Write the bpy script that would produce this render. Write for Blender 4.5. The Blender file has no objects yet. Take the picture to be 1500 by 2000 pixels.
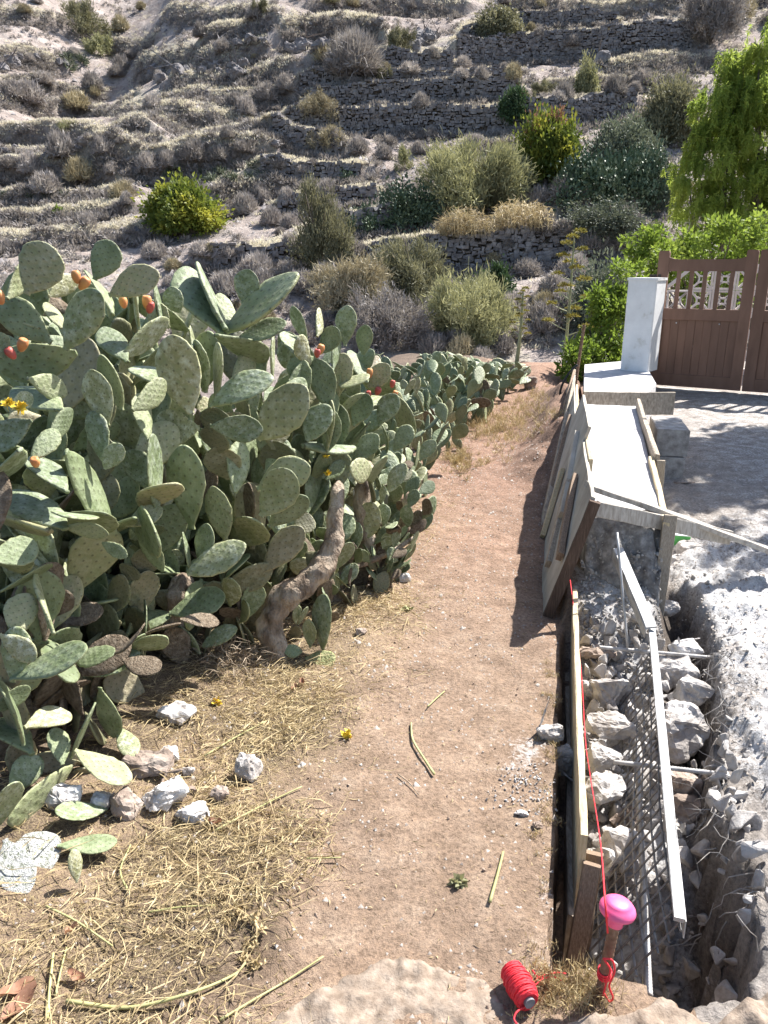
import bpy, bmesh, math, random
import numpy as np
from mathutils import Vector, Matrix, Quaternion, noise as mnoise

scene = bpy.context.scene
COL = scene.collection
random.seed(7)
rng = np.random.default_rng(11)

# ------------------------------------------------------------------ camera, sky, sun, exposure
EYE = 1.55
PITCH = math.radians(17.5)
FPX = 1502.0                       # focal length in pixels of a 1500 x 2000 frame
cam_data = bpy.data.cameras.new("camera")
cam_data.sensor_fit = 'VERTICAL'
cam_data.sensor_height = 36.0
cam_data.lens = FPX / 2000 * 36.0
cam_data.clip_start = 0.05
cam_data.clip_end = 1500
cam = bpy.data.objects.new("camera", cam_data)
COL.objects.link(cam)
cam.location = (0, 0, EYE)
cam.rotation_euler = (math.pi / 2 - PITCH, 0, 0)
scene.camera = cam

SUN_AZ, SUN_EL = math.radians(52), math.radians(50)
world = bpy.data.worlds.new("World")
scene.world = world
world.use_nodes = True
wn = world.node_tree
bg = next(n for n in wn.nodes if n.type == 'BACKGROUND')
sky = wn.nodes.new('ShaderNodeTexSky')
sky.sky_type = 'NISHITA'
sky.sun_disc = False
sky.sun_elevation = SUN_EL
sky.sun_rotation = SUN_AZ
sky.air_density = 1.0
sky.dust_density = 1.5
wn.links.new(sky.outputs[0], bg.inputs[0])
bg.inputs[1].default_value = 0.085
sun_data = bpy.data.lights.new("sun", 'SUN')
sun_data.energy = 5.0
sun_data.angle = math.radians(0.55)
sun_data.color = (1.0, 0.965, 0.915)
sun = bpy.data.objects.new("sun", sun_data)
COL.objects.link(sun)
SUNV = Vector((math.cos(SUN_EL) * math.sin(SUN_AZ), math.cos(SUN_EL) * math.cos(SUN_AZ), math.sin(SUN_EL)))
sun.rotation_euler = SUNV.to_track_quat('Z', 'Y').to_euler()
scene.view_settings.view_transform = 'Standard'
scene.view_settings.look = 'None'
scene.view_settings.gamma = 1
scene.view_settings.exposure = 1.42
scene.view_settings.use_curve_mapping = False
scene.render.engine = 'CYCLES'
scene.cycles.max_bounces = 6
scene.cycles.diffuse_bounces = 3
scene.cycles.transparent_max_bounces = 6

# ------------------------------------------------------------------ where a pixel of the photograph lies in the place
CP, SP = math.cos(PITCH), math.sin(PITCH)

def ray(px, py):
    u = (px - 750) / FPX
    v = (1000 - py) / FPX
    return Vector((u, CP + v * SP, -SP + v * CP))

def on_z(px, py, z=0.0):
    d = ray(px, py)
    t = (z - EYE) / d.z
    return Vector((d.x * t, d.y * t, z))

def at(px, py, Y):
    d = ray(px, py)
    t = Y / d.y
    return Vector((d.x * t, Y, EYE + d.z * t))

# the trench runs 12.9 degrees to the right of straight ahead: s along it, l to its right
TO = on_z(1085, 1850)
TANG = math.radians(12.85)
TD = Vector((math.sin(TANG), math.cos(TANG), 0))
TR = Vector((math.cos(TANG), -math.sin(TANG), 0))

def P(s, l, z):
    return Vector((TO.x, TO.y, 0)) + TD * s + TR * l + Vector((0, 0, z))

def to_sl(x, y):
    dx, dy = x - TO.x, y - TO.y
    return dx * TD.x + dy * TD.y, dx * TR.x + dy * TR.y

# ------------------------------------------------------------------ numpy noise
def _hash(ix, iy, seed):
    h = (ix.astype(np.int64) * 374761393 + iy.astype(np.int64) * 668265263 + seed * 974711) & 0x7fffffff
    h = ((h ^ (h >> 13)) * 1274126177) & 0x7fffffff
    return ((h ^ (h >> 16)) & 0xffff) / 65535.0

def vn(x, y, seed=0):
    x = np.asarray(x, float); y = np.asarray(y, float)
    ix, iy = np.floor(x), np.floor(y)
    fx, fy = x - ix, y - iy
    fx = fx * fx * (3 - 2 * fx); fy = fy * fy * (3 - 2 * fy)
    a = _hash(ix, iy, seed); b = _hash(ix + 1, iy, seed)
    c = _hash(ix, iy + 1, seed); d = _hash(ix + 1, iy + 1, seed)
    return (a + (b - a) * fx) * (1 - fy) + (c + (d - c) * fx) * fy - 0.5

def fbm(x, y, seed=0, octv=4, gain=0.5):
    t = 0; amp = 1.0
    x = np.asarray(x, float); y = np.asarray(y, float)
    for k in range(octv):
        t = t + vn(x, y, seed + 17 * k) * amp
        x = x * 2.03 + 5.1; y = y * 2.03 + 1.7; amp *= gain
    return t

def sstep(a, b, x):
    t = np.clip((x - a) / (b - a), 0, 1)
    return t * t * (3 - 2 * t)

# ------------------------------------------------------------------ materials
def new_mat(name):
    m = bpy.data.materials.new(name)
    m.use_nodes = True
    nt = m.node_tree
    b = next(n for n in nt.nodes if n.type == 'BSDF_PRINCIPLED')
    return m, nt, b

def N(nt, t, **kw):
    n = nt.nodes.new(t)
    for k, v in kw.items():
        setattr(n, k, v)
    return n

def ramp(nt, fac, stops):
    r = N(nt, 'ShaderNodeValToRGB')
    e = r.color_ramp.elements
    e[0].position = stops[0][0]; e[0].color = (*stops[0][1], 1)
    e[1].position = stops[-1][0]; e[1].color = (*stops[-1][1], 1)
    for p, c in stops[1:-1]:
        q = e.new(p); q.color = (*c, 1)
    nt.links.new(fac, r.inputs[0])
    return r.outputs[0]

def noise_fac(nt, scale, detail=5, rough=0.6, coord='Object', stretch=None, dist=0.0):
    tc = N(nt, 'ShaderNodeTexCoord')
    src = tc.outputs[coord]
    if stretch:
        mp = N(nt, 'ShaderNodeMapping')
        mp.inputs['Scale'].default_value = stretch
        nt.links.new(src, mp.inputs[0]); src = mp.outputs[0]
    n = N(nt, 'ShaderNodeTexNoise')
    n.inputs['Scale'].default_value = scale
    n.inputs['Detail'].default_value = detail
    n.inputs['Roughness'].default_value = rough
    n.inputs['Distortion'].default_value = dist
    nt.links.new(src, n.inputs['Vector'])
    return n.outputs[0]

def mixc(nt, fac, a, b, mode='MIX'):
    m = N(nt, 'ShaderNodeMix', data_type='RGBA', blend_type=mode)
    for sock, v in ((m.inputs[0], fac), (m.inputs[6], a), (m.inputs[7], b)):
        if hasattr(v, 'is_output'):
            nt.links.new(v, sock)
        elif isinstance(v, (int, float)):
            sock.default_value = v
        else:
            sock.default_value = (*v, 1)
    return m.outputs[2]

def math_n(nt, op, a, b=None, c=None):
    m = N(nt, 'ShaderNodeMath', operation=op)
    for i, v in enumerate((a, b, c)):
        if v is None:
            continue
        if hasattr(v, 'is_output'):
            nt.links.new(v, m.inputs[i])
        else:
            m.inputs[i].default_value = v
    return m.outputs[0]

def bump(nt, b, facs):
    prev = None
    for fac, strength, dist in facs:
        n = N(nt, 'ShaderNodeBump')
        n.inputs['Strength'].default_value = strength
        n.inputs['Distance'].default_value = dist
        nt.links.new(fac, n.inputs['Height'])
        if prev:
            nt.links.new(prev, n.inputs['Normal'])
        prev = n.outputs[0]
    nt.links.new(prev, b.inputs['Normal'])

def vary(nt, col, amount):
    """each object of the kind a little lighter or darker than the next"""
    oi = N(nt, 'ShaderNodeObjectInfo')
    mr = N(nt, 'ShaderNodeMapRange')
    mr.inputs[3].default_value = 1 - amount
    mr.inputs[4].default_value = 1 + amount
    nt.links.new(oi.outputs['Random'], mr.inputs[0])
    hsv = N(nt, 'ShaderNodeHueSaturation')
    nt.links.new(mr.outputs[0], hsv.inputs['Value'])
    nt.links.new(col, hsv.inputs['Color'])
    return hsv.outputs[0]

def solid(name, stops, scale=8, detail=6, rough=0.85, bumps=((30, .4, .01),), rnd=0.0, stretch=None, spec=0.3, metal=0.0, coord='Object', dist=0.0):
    m, nt, b = new_mat(name)
    f = noise_fac(nt, scale, detail, 0.62, coord, stretch, dist)
    c = ramp(nt, f, stops)
    if rnd:
        c = vary(nt, c, rnd)
    nt.links.new(c, b.inputs['Base Color'])
    b.inputs['Roughness'].default_value = rough
    b.inputs['Specular IOR Level'].default_value = spec
    b.inputs['Metallic'].default_value = metal
    if bumps:
        bump(nt, b, [(noise_fac(nt, sc, 5, .6, coord, stretch), st, di) for sc, st, di in bumps])
    return m

def foliage(name, stops, scale=1.2, rnd=0.15, trans=0.35, rough=0.6, spec=0.25, tint=None, fine=None):
    m, nt, b = new_mat(name)
    f = noise_fac(nt, scale, 6, .75)
    c = ramp(nt, f, stops)
    if rnd:
        c = vary(nt, c, rnd)
    nt.links.new(c, b.inputs['Base Color'])
    b.inputs['Roughness'].default_value = rough
    b.inputs['Specular IOR Level'].default_value = spec
    if trans > 0:
        tr = N(nt, 'ShaderNodeBsdfTranslucent')
        tc = mixc(nt, 1.0, c, tint or (1.0, .97, 0.82), 'MULTIPLY')
        nt.links.new(tc, tr.inputs[0])
        mx = N(nt, 'ShaderNodeMixShader')
        mx.inputs[0].default_value = trans
        out = next(n for n in nt.nodes if n.type == 'OUTPUT_MATERIAL')
        nt.links.new(b.outputs[0], mx.inputs[1])
        nt.links.new(tr.outputs[0], mx.inputs[2])
        nt.links.new(mx.outputs[0], out.inputs[0])
    return m

# ------------------------------------------------------------------ objects
def tag(o, label=None, cat=None, group=None, kind=None):
    if label: o['label'] = label
    if cat: o['category'] = cat
    if group: o['group'] = group
    if kind: o['kind'] = kind
    return o

def thing(name, label, cat, loc=(0, 0, 0), group=None):
    o = bpy.data.objects.new(name, None)
    o.empty_display_size = 0.1
    COL.objects.link(o)
    o.location = loc
    return tag(o, label, cat, group)

def mesh_from(name, V, F, smooth=False, mats=()):
    """V (n,3); F either a list of index lists or an (m,k) array"""
    me = bpy.data.meshes.new(name)
    V = np.asarray(V, dtype=np.float32)
    if isinstance(F, np.ndarray):
        m, k = F.shape
        me.vertices.add(len(V)); me.vertices.foreach_set('co', V.ravel())
        me.loops.add(m * k); me.loops.foreach_set('vertex_index', F.astype(np.int32).ravel())
        me.polygons.add(m)
        me.polygons.foreach_set('loop_start', np.arange(0, m * k, k, dtype=np.int32))
        me.update(calc_edges=True)
    else:
        me.from_pydata(V.tolist(), [], F)
        me.update()
    if smooth:
        me.polygons.foreach_set('use_smooth', np.ones(len(me.polygons), dtype=bool))
    for mt in mats:
        me.materials.append(mt)
    return me

def link(name, me, parent=None):
    o = bpy.data.objects.new(name, me)
    COL.objects.link(o)
    if parent is not None:
        o.parent = parent
    return o

def part(name, V, F, mat, root=None, smooth=False):
    """a mesh given in world coordinates; its parent (if any) is an unrotated Empty"""
    V = np.asarray(V, dtype=np.float64)
    if root is not None:
        base = root
        off = np.zeros(3)
        while base is not None:
            off += np.array(base.location); base = base.parent
        V = V - off
    return link(name, mesh_from(name, V, F, smooth, [mat]), root)

class MB:
    """collects shapes that belong to ONE object"""
    def __init__(self):
        self.V = []; self.F = []; self.n = 0
    def add(self, V, F):
        self.F += [[i + self.n for i in f] for f in F]
        self.V.append(np.asarray(V, float)); self.n += len(V)
        return self
    def build(self, name, mat, root=None, smooth=False):
        return part(name, np.concatenate(self.V), self.F, mat, root, smooth)

def beam(A, B, side, w, h, seg=5, wob=0.0015, ch=0.003, seed=0):
    """a sawn board from A to B (its centre line), w across 'side', h across the other way, corners eased"""
    A, B = Vector(A), Vector(B)
    d = (B - A).normalized()
    side = Vector(side)
    side = (side - d * side.dot(d)).normalized()
    up = d.cross(side).normalized()
    r = random.Random(seed * 131 + int(abs(A.x) * 1000))
    a, b = w / 2, h / 2
    ch = min(ch, a * .4, b * .4)
    prof = [(a, -b + ch), (a, b - ch), (a - ch, b), (-a + ch, b), (-a, b - ch), (-a, -b + ch), (-a + ch, -b), (a - ch, -b)]
    V = []; F = []
    bow = (r.uniform(-1, 1) * wob * 2, r.uniform(-1, 1) * wob * 2)
    for i in range(seg + 1):
        t = i / seg
        c = A.lerp(B, t) + side * (bow[0] * 4 * t * (1 - t)) + up * (bow[1] * 4 * t * (1 - t))
        for (x, y) in prof:
            V.append(c + side * (x + r.uniform(-wob, wob)) + up * (y + r.uniform(-wob, wob)) + (d * r.uniform(-wob, wob) if i in (0, seg) else Vector()))
    for i in range(seg):
        for k in range(8):
            F.append([i * 8 + k, i * 8 + (k + 1) % 8, (i + 1) * 8 + (k + 1) % 8, (i + 1) * 8 + k])
    F.append(list(range(7, -1, -1)))
    F.append([seg * 8 + k for k in range(8)])
    return [tuple(v) for v in V], F

def catmull(pts, per=6):
    pts = [Vector(p) for p in pts]
    if len(pts) < 3:
        return [pts[0].lerp(pts[-1], i / per) for i in range(per + 1)]
    out = []
    q = [pts[0] * 2 - pts[1]] + pts + [pts[-1] * 2 - pts[-2]]
    for i in range(1, len(q) - 2):
        for k in range(per):
            t = k / per
            a, b, c, d = q[i - 1], q[i], q[i + 1], q[i + 2]
            out.append(0.5 * ((2 * b) + (c - a) * t + (2 * a - 5 * b + 4 * c - d) * t * t + (3 * b - a - 3 * c + d) * t ** 3))
    out.append(pts[-1])
    return out

def tube(pts, rad, n=8, lump=0.0, lscale=8.0, caps=True, seed=0):
    """round stem through pts; rad one radius per point or a number; lump = uneven bark"""
    pts = [Vector(p) for p in pts]
    m = len(pts)
    if not hasattr(rad, '__len__'):
        rad = [rad] * m
    elif len(rad) != m:
        rad = list(np.interp(np.linspace(0, 1, m), np.linspace(0, 1, len(rad)), rad))
    V = []; F = []
    t0 = (pts[1] - pts[0]).normalized()
    ref = Vector((0, 0, 1)) if abs(t0.z) < .9 else Vector((1, 0, 0))
    u = (ref - t0 * ref.dot(t0)).normalized()
    for i in range(m):
        t = (pts[min(i + 1, m - 1)] - pts[max(i - 1, 0)]).normalized()
        u = (u - t * u.dot(t))
        u = u.normalized() if u.length > 1e-6 else t.orthogonal().normalized()
        v = t.cross(u)
        for k in range(n):
            a = 2 * math.pi * k / n
            dirv = u * math.cos(a) + v * math.sin(a)
            r = rad[i]
            if lump:
                q = pts[i] + dirv * r
                r *= 1 + lump * mnoise.fractal((q + Vector((seed * 3.7, 0, 0))) * lscale, 0.6, 2.1, 3)
            V.append(tuple(pts[i] + dirv * r))
    for i in range(m - 1):
        for k in range(n):
            F.append([i * n + k, i * n + (k + 1) % n, (i + 1) * n + (k + 1) % n, (i + 1) * n + k])
    if caps:
        F.append(list(range(n - 1, -1, -1)))
        F.append([(m - 1) * n + k for k in range(n)])
    return V, F

def rebar_tube(A, B, r, n=8, pitch=0.012):
    A, B = Vector(A), Vector(B)
    k = max(4, int((B - A).length / pitch) * 2)
    pts = [A.lerp(B, i / k) for i in range(k + 1)]
    return tube(pts, [r * (1.13 if i % 2 else 0.94) for i in range(k + 1)], n)

def lathe(profile, c, axis=(0, 0, 1), n=24):
    axis = Vector(axis).normalized()
    u = axis.orthogonal().normalized(); v = axis.cross(u)
    c = Vector(c); V = []; F = []
    for r, z in profile:
        for k in range(n):
            a = 2 * math.pi * k / n
            V.append(tuple(c + axis * z + (u * math.cos(a) + v * math.sin(a)) * r))
    for i in range(len(profile) - 1):
        for k in range(n):
            F.append([i * n + k, i * n + (k + 1) % n, (i + 1) * n + (k + 1) % n, (i + 1) * n + k])
    F.append(list(range(n - 1, -1, -1)))
    F.append([(len(profile) - 1) * n + k for k in range(n)])
    return V, F

def rock_mesh(seed, dims, npts=16, rough=0.06, boxy=0.5, cuts=3):
    """an angular lump: hull of scattered points, edges broken up"""
    r = random.Random(seed)
    bm = bmesh.new()
    for i in range(npts):
        p = Vector((r.uniform(-1, 1), r.uniform(-1, 1), r.uniform(-1, 1)))
        mx = max(abs(p.x), abs(p.y), abs(p.z))
        p = p.normalized().lerp(p / mx, boxy) * r.uniform(.86, 1)
        bm.verts.new((p.x * dims[0] / 2, p.y * dims[1] / 2, p.z * dims[2] / 2))
    res = bmesh.ops.convex_hull(bm, input=bm.verts)
    bmesh.ops.delete(bm, geom=list({e for e in res['geom_interior'] + res['geom_unused'] if isinstance(e, bmesh.types.BMVert)}), context='VERTS')
    bmesh.ops.bevel(bm, geom=list(bm.edges), offset=min(dims) * .05, segments=1, affect='EDGES', profile=.6)
    bmesh.ops.triangulate(bm, faces=bm.faces)
    for _ in range(cuts):
        long = [e for e in bm.edges if e.calc_length() > max(dims) * .13]
        if not long: break
        bmesh.ops.subdivide_edges(bm, edges=long, cuts=1, use_grid_fill=True)
        bmesh.ops.triangulate(bm, faces=bm.faces)
    bm.normal_update()
    k = 5 / max(dims)
    for v in bm.verts:
        n = mnoise.fractal(v.co * k + Vector((seed * 2.3, 1, 5)), .7, 2.0, 4)
        v.co += v.normal * n * rough * max(dims)
    V = np.array([v.co[:] for v in bm.verts]); F = [[v.index for v in f.verts] for f in bm.faces]
    bm.free()
    return V, F

def rot_np(V, rx, ry, rz):
    M = np.array((Matrix.Rotation(rz, 3, 'Z') @ Matrix.Rotation(ry, 3, 'Y') @ Matrix.Rotation(rx, 3, 'X')))
    return np.asarray(V) @ M.T

def blades(B, D, L, W, bend=0.2, seed=0, fold=True):
    """one pointed leaf (two triangles) for each base B, direction D; arrays in, (V, F) out"""
    g = np.random.default_rng(seed)
    B = np.asarray(B, float); D = np.asarray(D, float)
    D = D / (np.linalg.norm(D, axis=1, keepdims=True) + 1e-9)
    n = len(B)
    L = np.broadcast_to(np.asarray(L, float), (n,)); W = np.broadcast_to(np.asarray(W, float), (n,))
    R = g.normal(size=(n, 3))
    S = np.cross(D, R); S /= (np.linalg.norm(S, axis=1, keepdims=True) + 1e-9)
    U = np.cross(S, D)
    mid = B + D * (L * .45)[:, None] + U * (L * bend * .25)[:, None]
    tip = B + D * L[:, None] - U * (L * bend * .3)[:, None]
    V = np.stack([B, mid + S * (W / 2)[:, None], tip, mid - S * (W / 2)[:, None]], 1).reshape(-1, 3)
    i = np.arange(n) * 4
    F = np.concatenate([np.stack([i, i + 1, i + 3], 1), np.stack([i + 1, i + 2, i + 3], 1)])
    return V, F

def dup(src_root, loc, rot=0.0, scale=1.0, label=None, group=None):
    """copy of a thing, with copies of its parts"""
    r = src_root.copy(); COL.objects.link(r)
    r.location = loc; r.rotation_euler = (0, 0, rot)
    r.scale = scale if hasattr(scale, '__len__') else (scale,) * 3
    if label: r['label'] = label
    if group: r['group'] = group
    for ch in list(src_root.children):
        c = ch.copy(); COL.objects.link(c); c.parent = r
    return r
# ------------------------------------------------------------------ the materials of the place
M = {}
def ground_material(name, driveway):
    m, nt, b = new_mat(name)
    big = noise_fac(nt, 1.3, 5, .6)
    mid = noise_fac(nt, 9, 8, .7)
    fine = noise_fac(nt, 70, 6, .75)
    grit = noise_fac(nt, 240, 3, .6)
    if not driveway:
        soil = ramp(nt, mid, [(.25, (.20, .14, .10)), (.5, (.305, .22, .162)), (.75, (.41, .315, .24))])
        hu = N(nt, 'ShaderNodeAttribute', attribute_name='humus')
        soil = mixc(nt, hu.outputs['Fac'], soil, ramp(nt, mid, [(.3, (.07, .052, .04)), (.55, (.135, .10, .075)), (.75, (.22, .17, .13))]))
        red = ramp(nt, mid, [(.25, (.175, .112, .083)), (.5, (.275, .178, .132)), (.75, (.365, .255, .195))])
        at_r = N(nt, 'ShaderNodeAttribute', attribute_name='red')
        c = mixc(nt, at_r.outputs['Fac'], soil, red)
        c = mixc(nt, .35, c, ramp(nt, big, [(.3, (.55, .55, .55)), (.7, (1.25, 1.2, 1.15))]), 'MULTIPLY')
        spk = ramp(nt, fine, [(.36, (.45, .42, .4)), (.5, (1, 1, 1)), (.66, (1.35, 1.3, 1.2))])
        c = mixc(nt, .75, c, spk, 'MULTIPLY')
        ch = N(nt, 'ShaderNodeAttribute', attribute_name='chaff')
        cf = math_n(nt, 'MULTIPLY', ch.outputs['Fac'], ramp(nt, grit, [(.48, (0, 0, 0)), (.58, (1, 1, 1))]))
        c = mixc(nt, math_n(nt, 'MULTIPLY', cf, .55), c, (.46, .36, .21))
    else:
        soil = ramp(nt, mid, [(.25, (.20, .175, .155)), (.5, (.315, .285, .26)), (.75, (.42, .39, .36))])
        spk = ramp(nt, fine, [(.34, (.5, .5, .5)), (.5, (1, 1, 1)), (.68, (1.35, 1.32, 1.28))])
        c = mixc(nt, .8, soil, spk, 'MULTIPLY')
    du = N(nt, 'ShaderNodeAttribute', attribute_name='dust')
    e = math_n(nt, 'ADD', du.outputs['Fac'], math_n(nt, 'MULTIPLY', math_n(nt, 'SUBTRACT', mid, .5), 1.5))
    e2 = math_n(nt, 'ADD', e, math_n(nt, 'MULTIPLY', math_n(nt, 'SUBTRACT', fine, .5), 1.6))
    df = ramp(nt, e2, [(.35, (0, 0, 0)), (.85, (1, 1, 1))])
    c = mixc(nt, df, c, ramp(nt, fine, [(.3, (.42, .41, .41)), (.7, (.66, .65, .64))]))
    dk = N(nt, 'ShaderNodeAttribute', attribute_name='loam_shade')
    c = mixc(nt, dk.outputs['Fac'], c, ramp(nt, fine, [(.3, (.055, .045, .038)), (.7, (.16, .13, .105))]))  # dark earth colour, which also paints in shade
    nt.links.new(c, b.inputs['Base Color'])
    b.inputs['Roughness'].default_value = .95
    b.inputs['Specular IOR Level'].default_value = .15
    bump(nt, b, [(mid, .75, .04), (fine, .8, .014), (grit, .6, .005)])
    return m
M['ground'] = ground_material('trodden_earth', False)
M['driveway'] = ground_material('dusty_driveway', True)

def hill_material():
    m, nt, b = new_mat('dry_hillside')
    n1 = noise_fac(nt, .09, 6, .6)
    n2 = noise_fac(nt, .55, 8, .72)
    n3 = noise_fac(nt, 3.2, 6, .7)
    earth = ramp(nt, n2, [(.25, (.22, .175, .152)), (.42, (.345, .288, .258)), (.58, (.455, .395, .36)), (.75, (.55, .49, .45))])
    grass = ramp(nt, n3, [(.3, (.33, .285, .225)), (.5, (.47, .42, .34)), (.72, (.60, .55, .47))])
    gf = N(nt, 'ShaderNodeAttribute', attribute_name='grassy')
    k = math_n(nt, 'ADD', gf.outputs['Fac'], math_n(nt, 'MULTIPLY', math_n(nt, 'SUBTRACT', n2, .5), 1.4))
    c = mixc(nt, ramp(nt, k, [(.35, (0, 0, 0)), (.7, (1, 1, 1))]), earth, grass)
    sc = math_n(nt, 'ADD', math_n(nt, 'MULTIPLY', n1, .55), math_n(nt, 'MULTIPLY', n3, .55))
    c = mixc(nt, ramp(nt, sc, [(.56, (0, 0, 0)), (.66, (.6, .6, .6))]), c, (.20, .175, .155))
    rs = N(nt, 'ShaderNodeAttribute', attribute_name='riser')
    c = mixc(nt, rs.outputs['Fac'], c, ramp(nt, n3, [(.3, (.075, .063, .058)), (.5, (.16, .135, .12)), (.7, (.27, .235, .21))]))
    c = mixc(nt, .7, c, ramp(nt, n3, [(.3, (.7, .69, .68)), (.5, (1, 1, 1)), (.7, (1.25, 1.24, 1.22))]), 'MULTIPLY')
    nt.links.new(c, b.inputs['Base Color'])
    b.inputs['Roughness'].default_value = 1
    b.inputs['Specular IOR Level'].default_value = .05
    bump(nt, b, [(n2, .9, .7), (n3, .9, .25), (noise_fac(nt, 9, 4, .7), .6, .08)])
    return m
M['hill'] = hill_material()

def pad_material(name, green, pale, old, bloom):
    m, nt, b = new_mat(name)
    uv = N(nt, 'ShaderNodeUVMap', uv_map='pad')
    def lattice(off):
        a = N(nt, 'ShaderNodeVectorMath', operation='ADD'); a.inputs[1].default_value = (off, off, 0)
        nt.links.new(uv.outputs[0], a.inputs[0])
        f = N(nt, 'ShaderNodeVectorMath', operation='FRACTION'); nt.links.new(a.outputs[0], f.inputs[0])
        s = N(nt, 'ShaderNodeVectorMath', operation='SUBTRACT'); s.inputs[1].default_value = (.5, .5, 0)
        nt.links.new(f.outputs[0], s.inputs[0])
        l = N(nt, 'ShaderNodeVectorMath', operation='LENGTH'); nt.links.new(s.outputs[0], l.inputs[0])
        return l.outputs['Value']
    d = math_n(nt, 'MINIMUM', lattice(0.0), lattice(0.5))
    oi = N(nt, 'ShaderNodeObjectInfo')
    tc = N(nt, 'ShaderNodeTexCoord')
    sh = N(nt, 'ShaderNodeVectorMath', operation='ADD')
    cmb = N(nt, 'ShaderNodeCombineXYZ')
    k = math_n(nt, 'MULTIPLY', oi.outputs['Random'], 37.0)
    nt.links.new(k, cmb.inputs[0]); nt.links.new(k, cmb.inputs[2])
    nt.links.new(tc.outputs['Object'], sh.inputs[0]); nt.links.new(cmb.outputs[0], sh.inputs[1])
    def nz(scale, detail=5, rough=.65):
        n = N(nt, 'ShaderNodeTexNoise')
        n.inputs['Scale'].default_value = scale; n.inputs['Detail'].default_value = detail; n.inputs['Roughness'].default_value = rough
        nt.links.new(sh.outputs[0], n.inputs['Vector'])
        return n.outputs[0]
    n_big, n_mid, n_fine = nz(2.2), nz(7, 7, .7), nz(40, 4)
    c = mixc(nt, ramp(nt, n_big, [(.35, (0, 0, 0)), (.68, (1, 1, 1))]), green, pale)
    # each pad its own age: some greener, some olive and scarred
    age = ramp(nt, oi.outputs['Random'], [(.0, (0, 0, 0)), (.55, (.1, .1, .1)), (.85, (.6, .6, .6)), (1, (1, 1, 1))])
    c = mixc(nt, math_n(nt, 'MULTIPLY', age, ramp(nt, n_mid, [(.3, (.3, .3, .3)), (.6, (1, 1, 1))])), c, old)
    # waxy bloom, rubbed off in patches, its colour lightened to paint in sun glare
    bl = ramp(nt, n_mid, [(.46, (0, 0, 0)), (.70, (bloom, bloom, bloom))])
    waxy = ramp(nt, math_n(nt, 'FRACT', math_n(nt, 'MULTIPLY', oi.outputs['Random'], 7.13)), [(.35, (.25, .25, .25)), (.8, (1, 1, 1))])
    c = mixc(nt, math_n(nt, 'MULTIPLY', bl, waxy), c, (.48, .53, .43))
    scar = ramp(nt, nz(4.5, 8, .75), [(.69, (0, 0, 0)), (.74, (.8, .8, .8))])
    c = mixc(nt, scar, c, (.27, .22, .15))
    base = N(nt, 'ShaderNodeAttribute', attribute_name='rim')
    c = mixc(nt, math_n(nt, 'MULTIPLY', base.outputs['Fac'], .45), c, (.36, .36, .18))
    dot = ramp(nt, d, [(.06, (1, 1, 1)), (.12, (0, 0, 0))])
    c = mixc(nt, math_n(nt, 'MULTIPLY', dot, .62), c, (.06, .055, .03))
    c = vary(nt, c, .3)
    nt.links.new(c, b.inputs['Base Color'])
    b.inputs['Roughness'].default_value = .5
    b.inputs['Specular IOR Level'].default_value = .4
    b.inputs['Subsurface Weight'].default_value = 0.0
    hd = ramp(nt, d, [(.08, (1, 1, 1)), (.3, (0, 0, 0))])
    bump(nt, b, [(hd, .16, .03), (n_mid, .35, .03), (n_fine, .25, .008)])
    return m
M['pad'] = pad_material('cactus_pad', (.128, .170, .072), (.26, .31, .172), (.25, .215, .12), .75)
M['pad_far'] = pad_material('cactus_pad_hedge', (.12, .162, .076), (.23, .28, .16), (.23, .20, .11), .6)
M['pad_old'] = pad_material('old_woody_pad', (.115, .125, .062), (.20, .185, .11), (.27, .215, .15), .2)
M['pad_white'] = solid('cement_splashed_pad', [(.34, (.13, .15, .09)), (.43, (.36, .37, .33)), (.58, (.58, .58, .565))], 17, 9, .9, ((40, .8, .02),))
M['pad_dead'] = solid('dead_brown_pad', [(.3, (.11, .08, .055)), (.5, (.22, .17, .12)), (.7, (.36, .30, .23))], 9, 9, .9, ((20, .9, .03),), rnd=.25)
M['pad_dry'] = solid('yellowing_pad', [(.3, (.22, .24, .10)), (.5, (.34, .35, .16)), (.7, (.46, .44, .24))], 6, 7, .7, ((14, .7, .03),), rnd=.1)
M['bark'] = solid('cactus_trunk_bark', [(.3, (.09, .064, .046)), (.42, (.24, .18, .13)), (.55, (.41, .33, .25)), (.72, (.54, .47, .38))], 16, 10, .9,
                  ((20, 1, .05), (70, .8, .015)), stretch=(1, 1, .5))
M['stem_green'] = solid('old_green_stem', [(.3, (.06, .052, .034)), (.44, (.14, .13, .08)), (.57, (.23, .20, .135)), (.72, (.36, .32, .25))], 14, 10, .85, ((14, .8, .03), (60, .6, .01)))
M['fruit'] = solid('ripe_fruit', [(.3, (.42, .13, .05)), (.5, (.52, .235, .09)), (.7, (.56, .36, .15))], 12, 4, .5, ((30, .3, .004),), rnd=.12)
M['fruit_red'] = solid('red_fruit', [(.3, (.30, .045, .045)), (.6, (.44, .11, .08)), (.8, (.50, .24, .14))], 14, 4, .5, ((30, .3, .004),), rnd=.12)
M['flower'] = solid('yellow_flower', [(.3, (.62, .42, .03)), (.7, (.78, .62, .08))], 20, 3, .7, ())
M['wood'] = solid('weathered_wood', [(.25, (.15, .12, .09)), (.45, (.30, .25, .195)), (.62, (.42, .36, .285)), (.8, (.52, .46, .38))], 5, 9, .85,
                  ((9, .5, .008), (40, .4, .003)), stretch=(9, 9, 1), rnd=.12, coord='Generated')
M['wood_yellow'] = solid('yellow_pine', [(.25, (.34, .26, .15)), (.5, (.47, .385, .245)), (.75, (.58, .50, .36))], 5, 8, .8, ((20, .4, .004),), stretch=(8, 8, 1), rnd=.1, coord='Generated')
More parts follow.
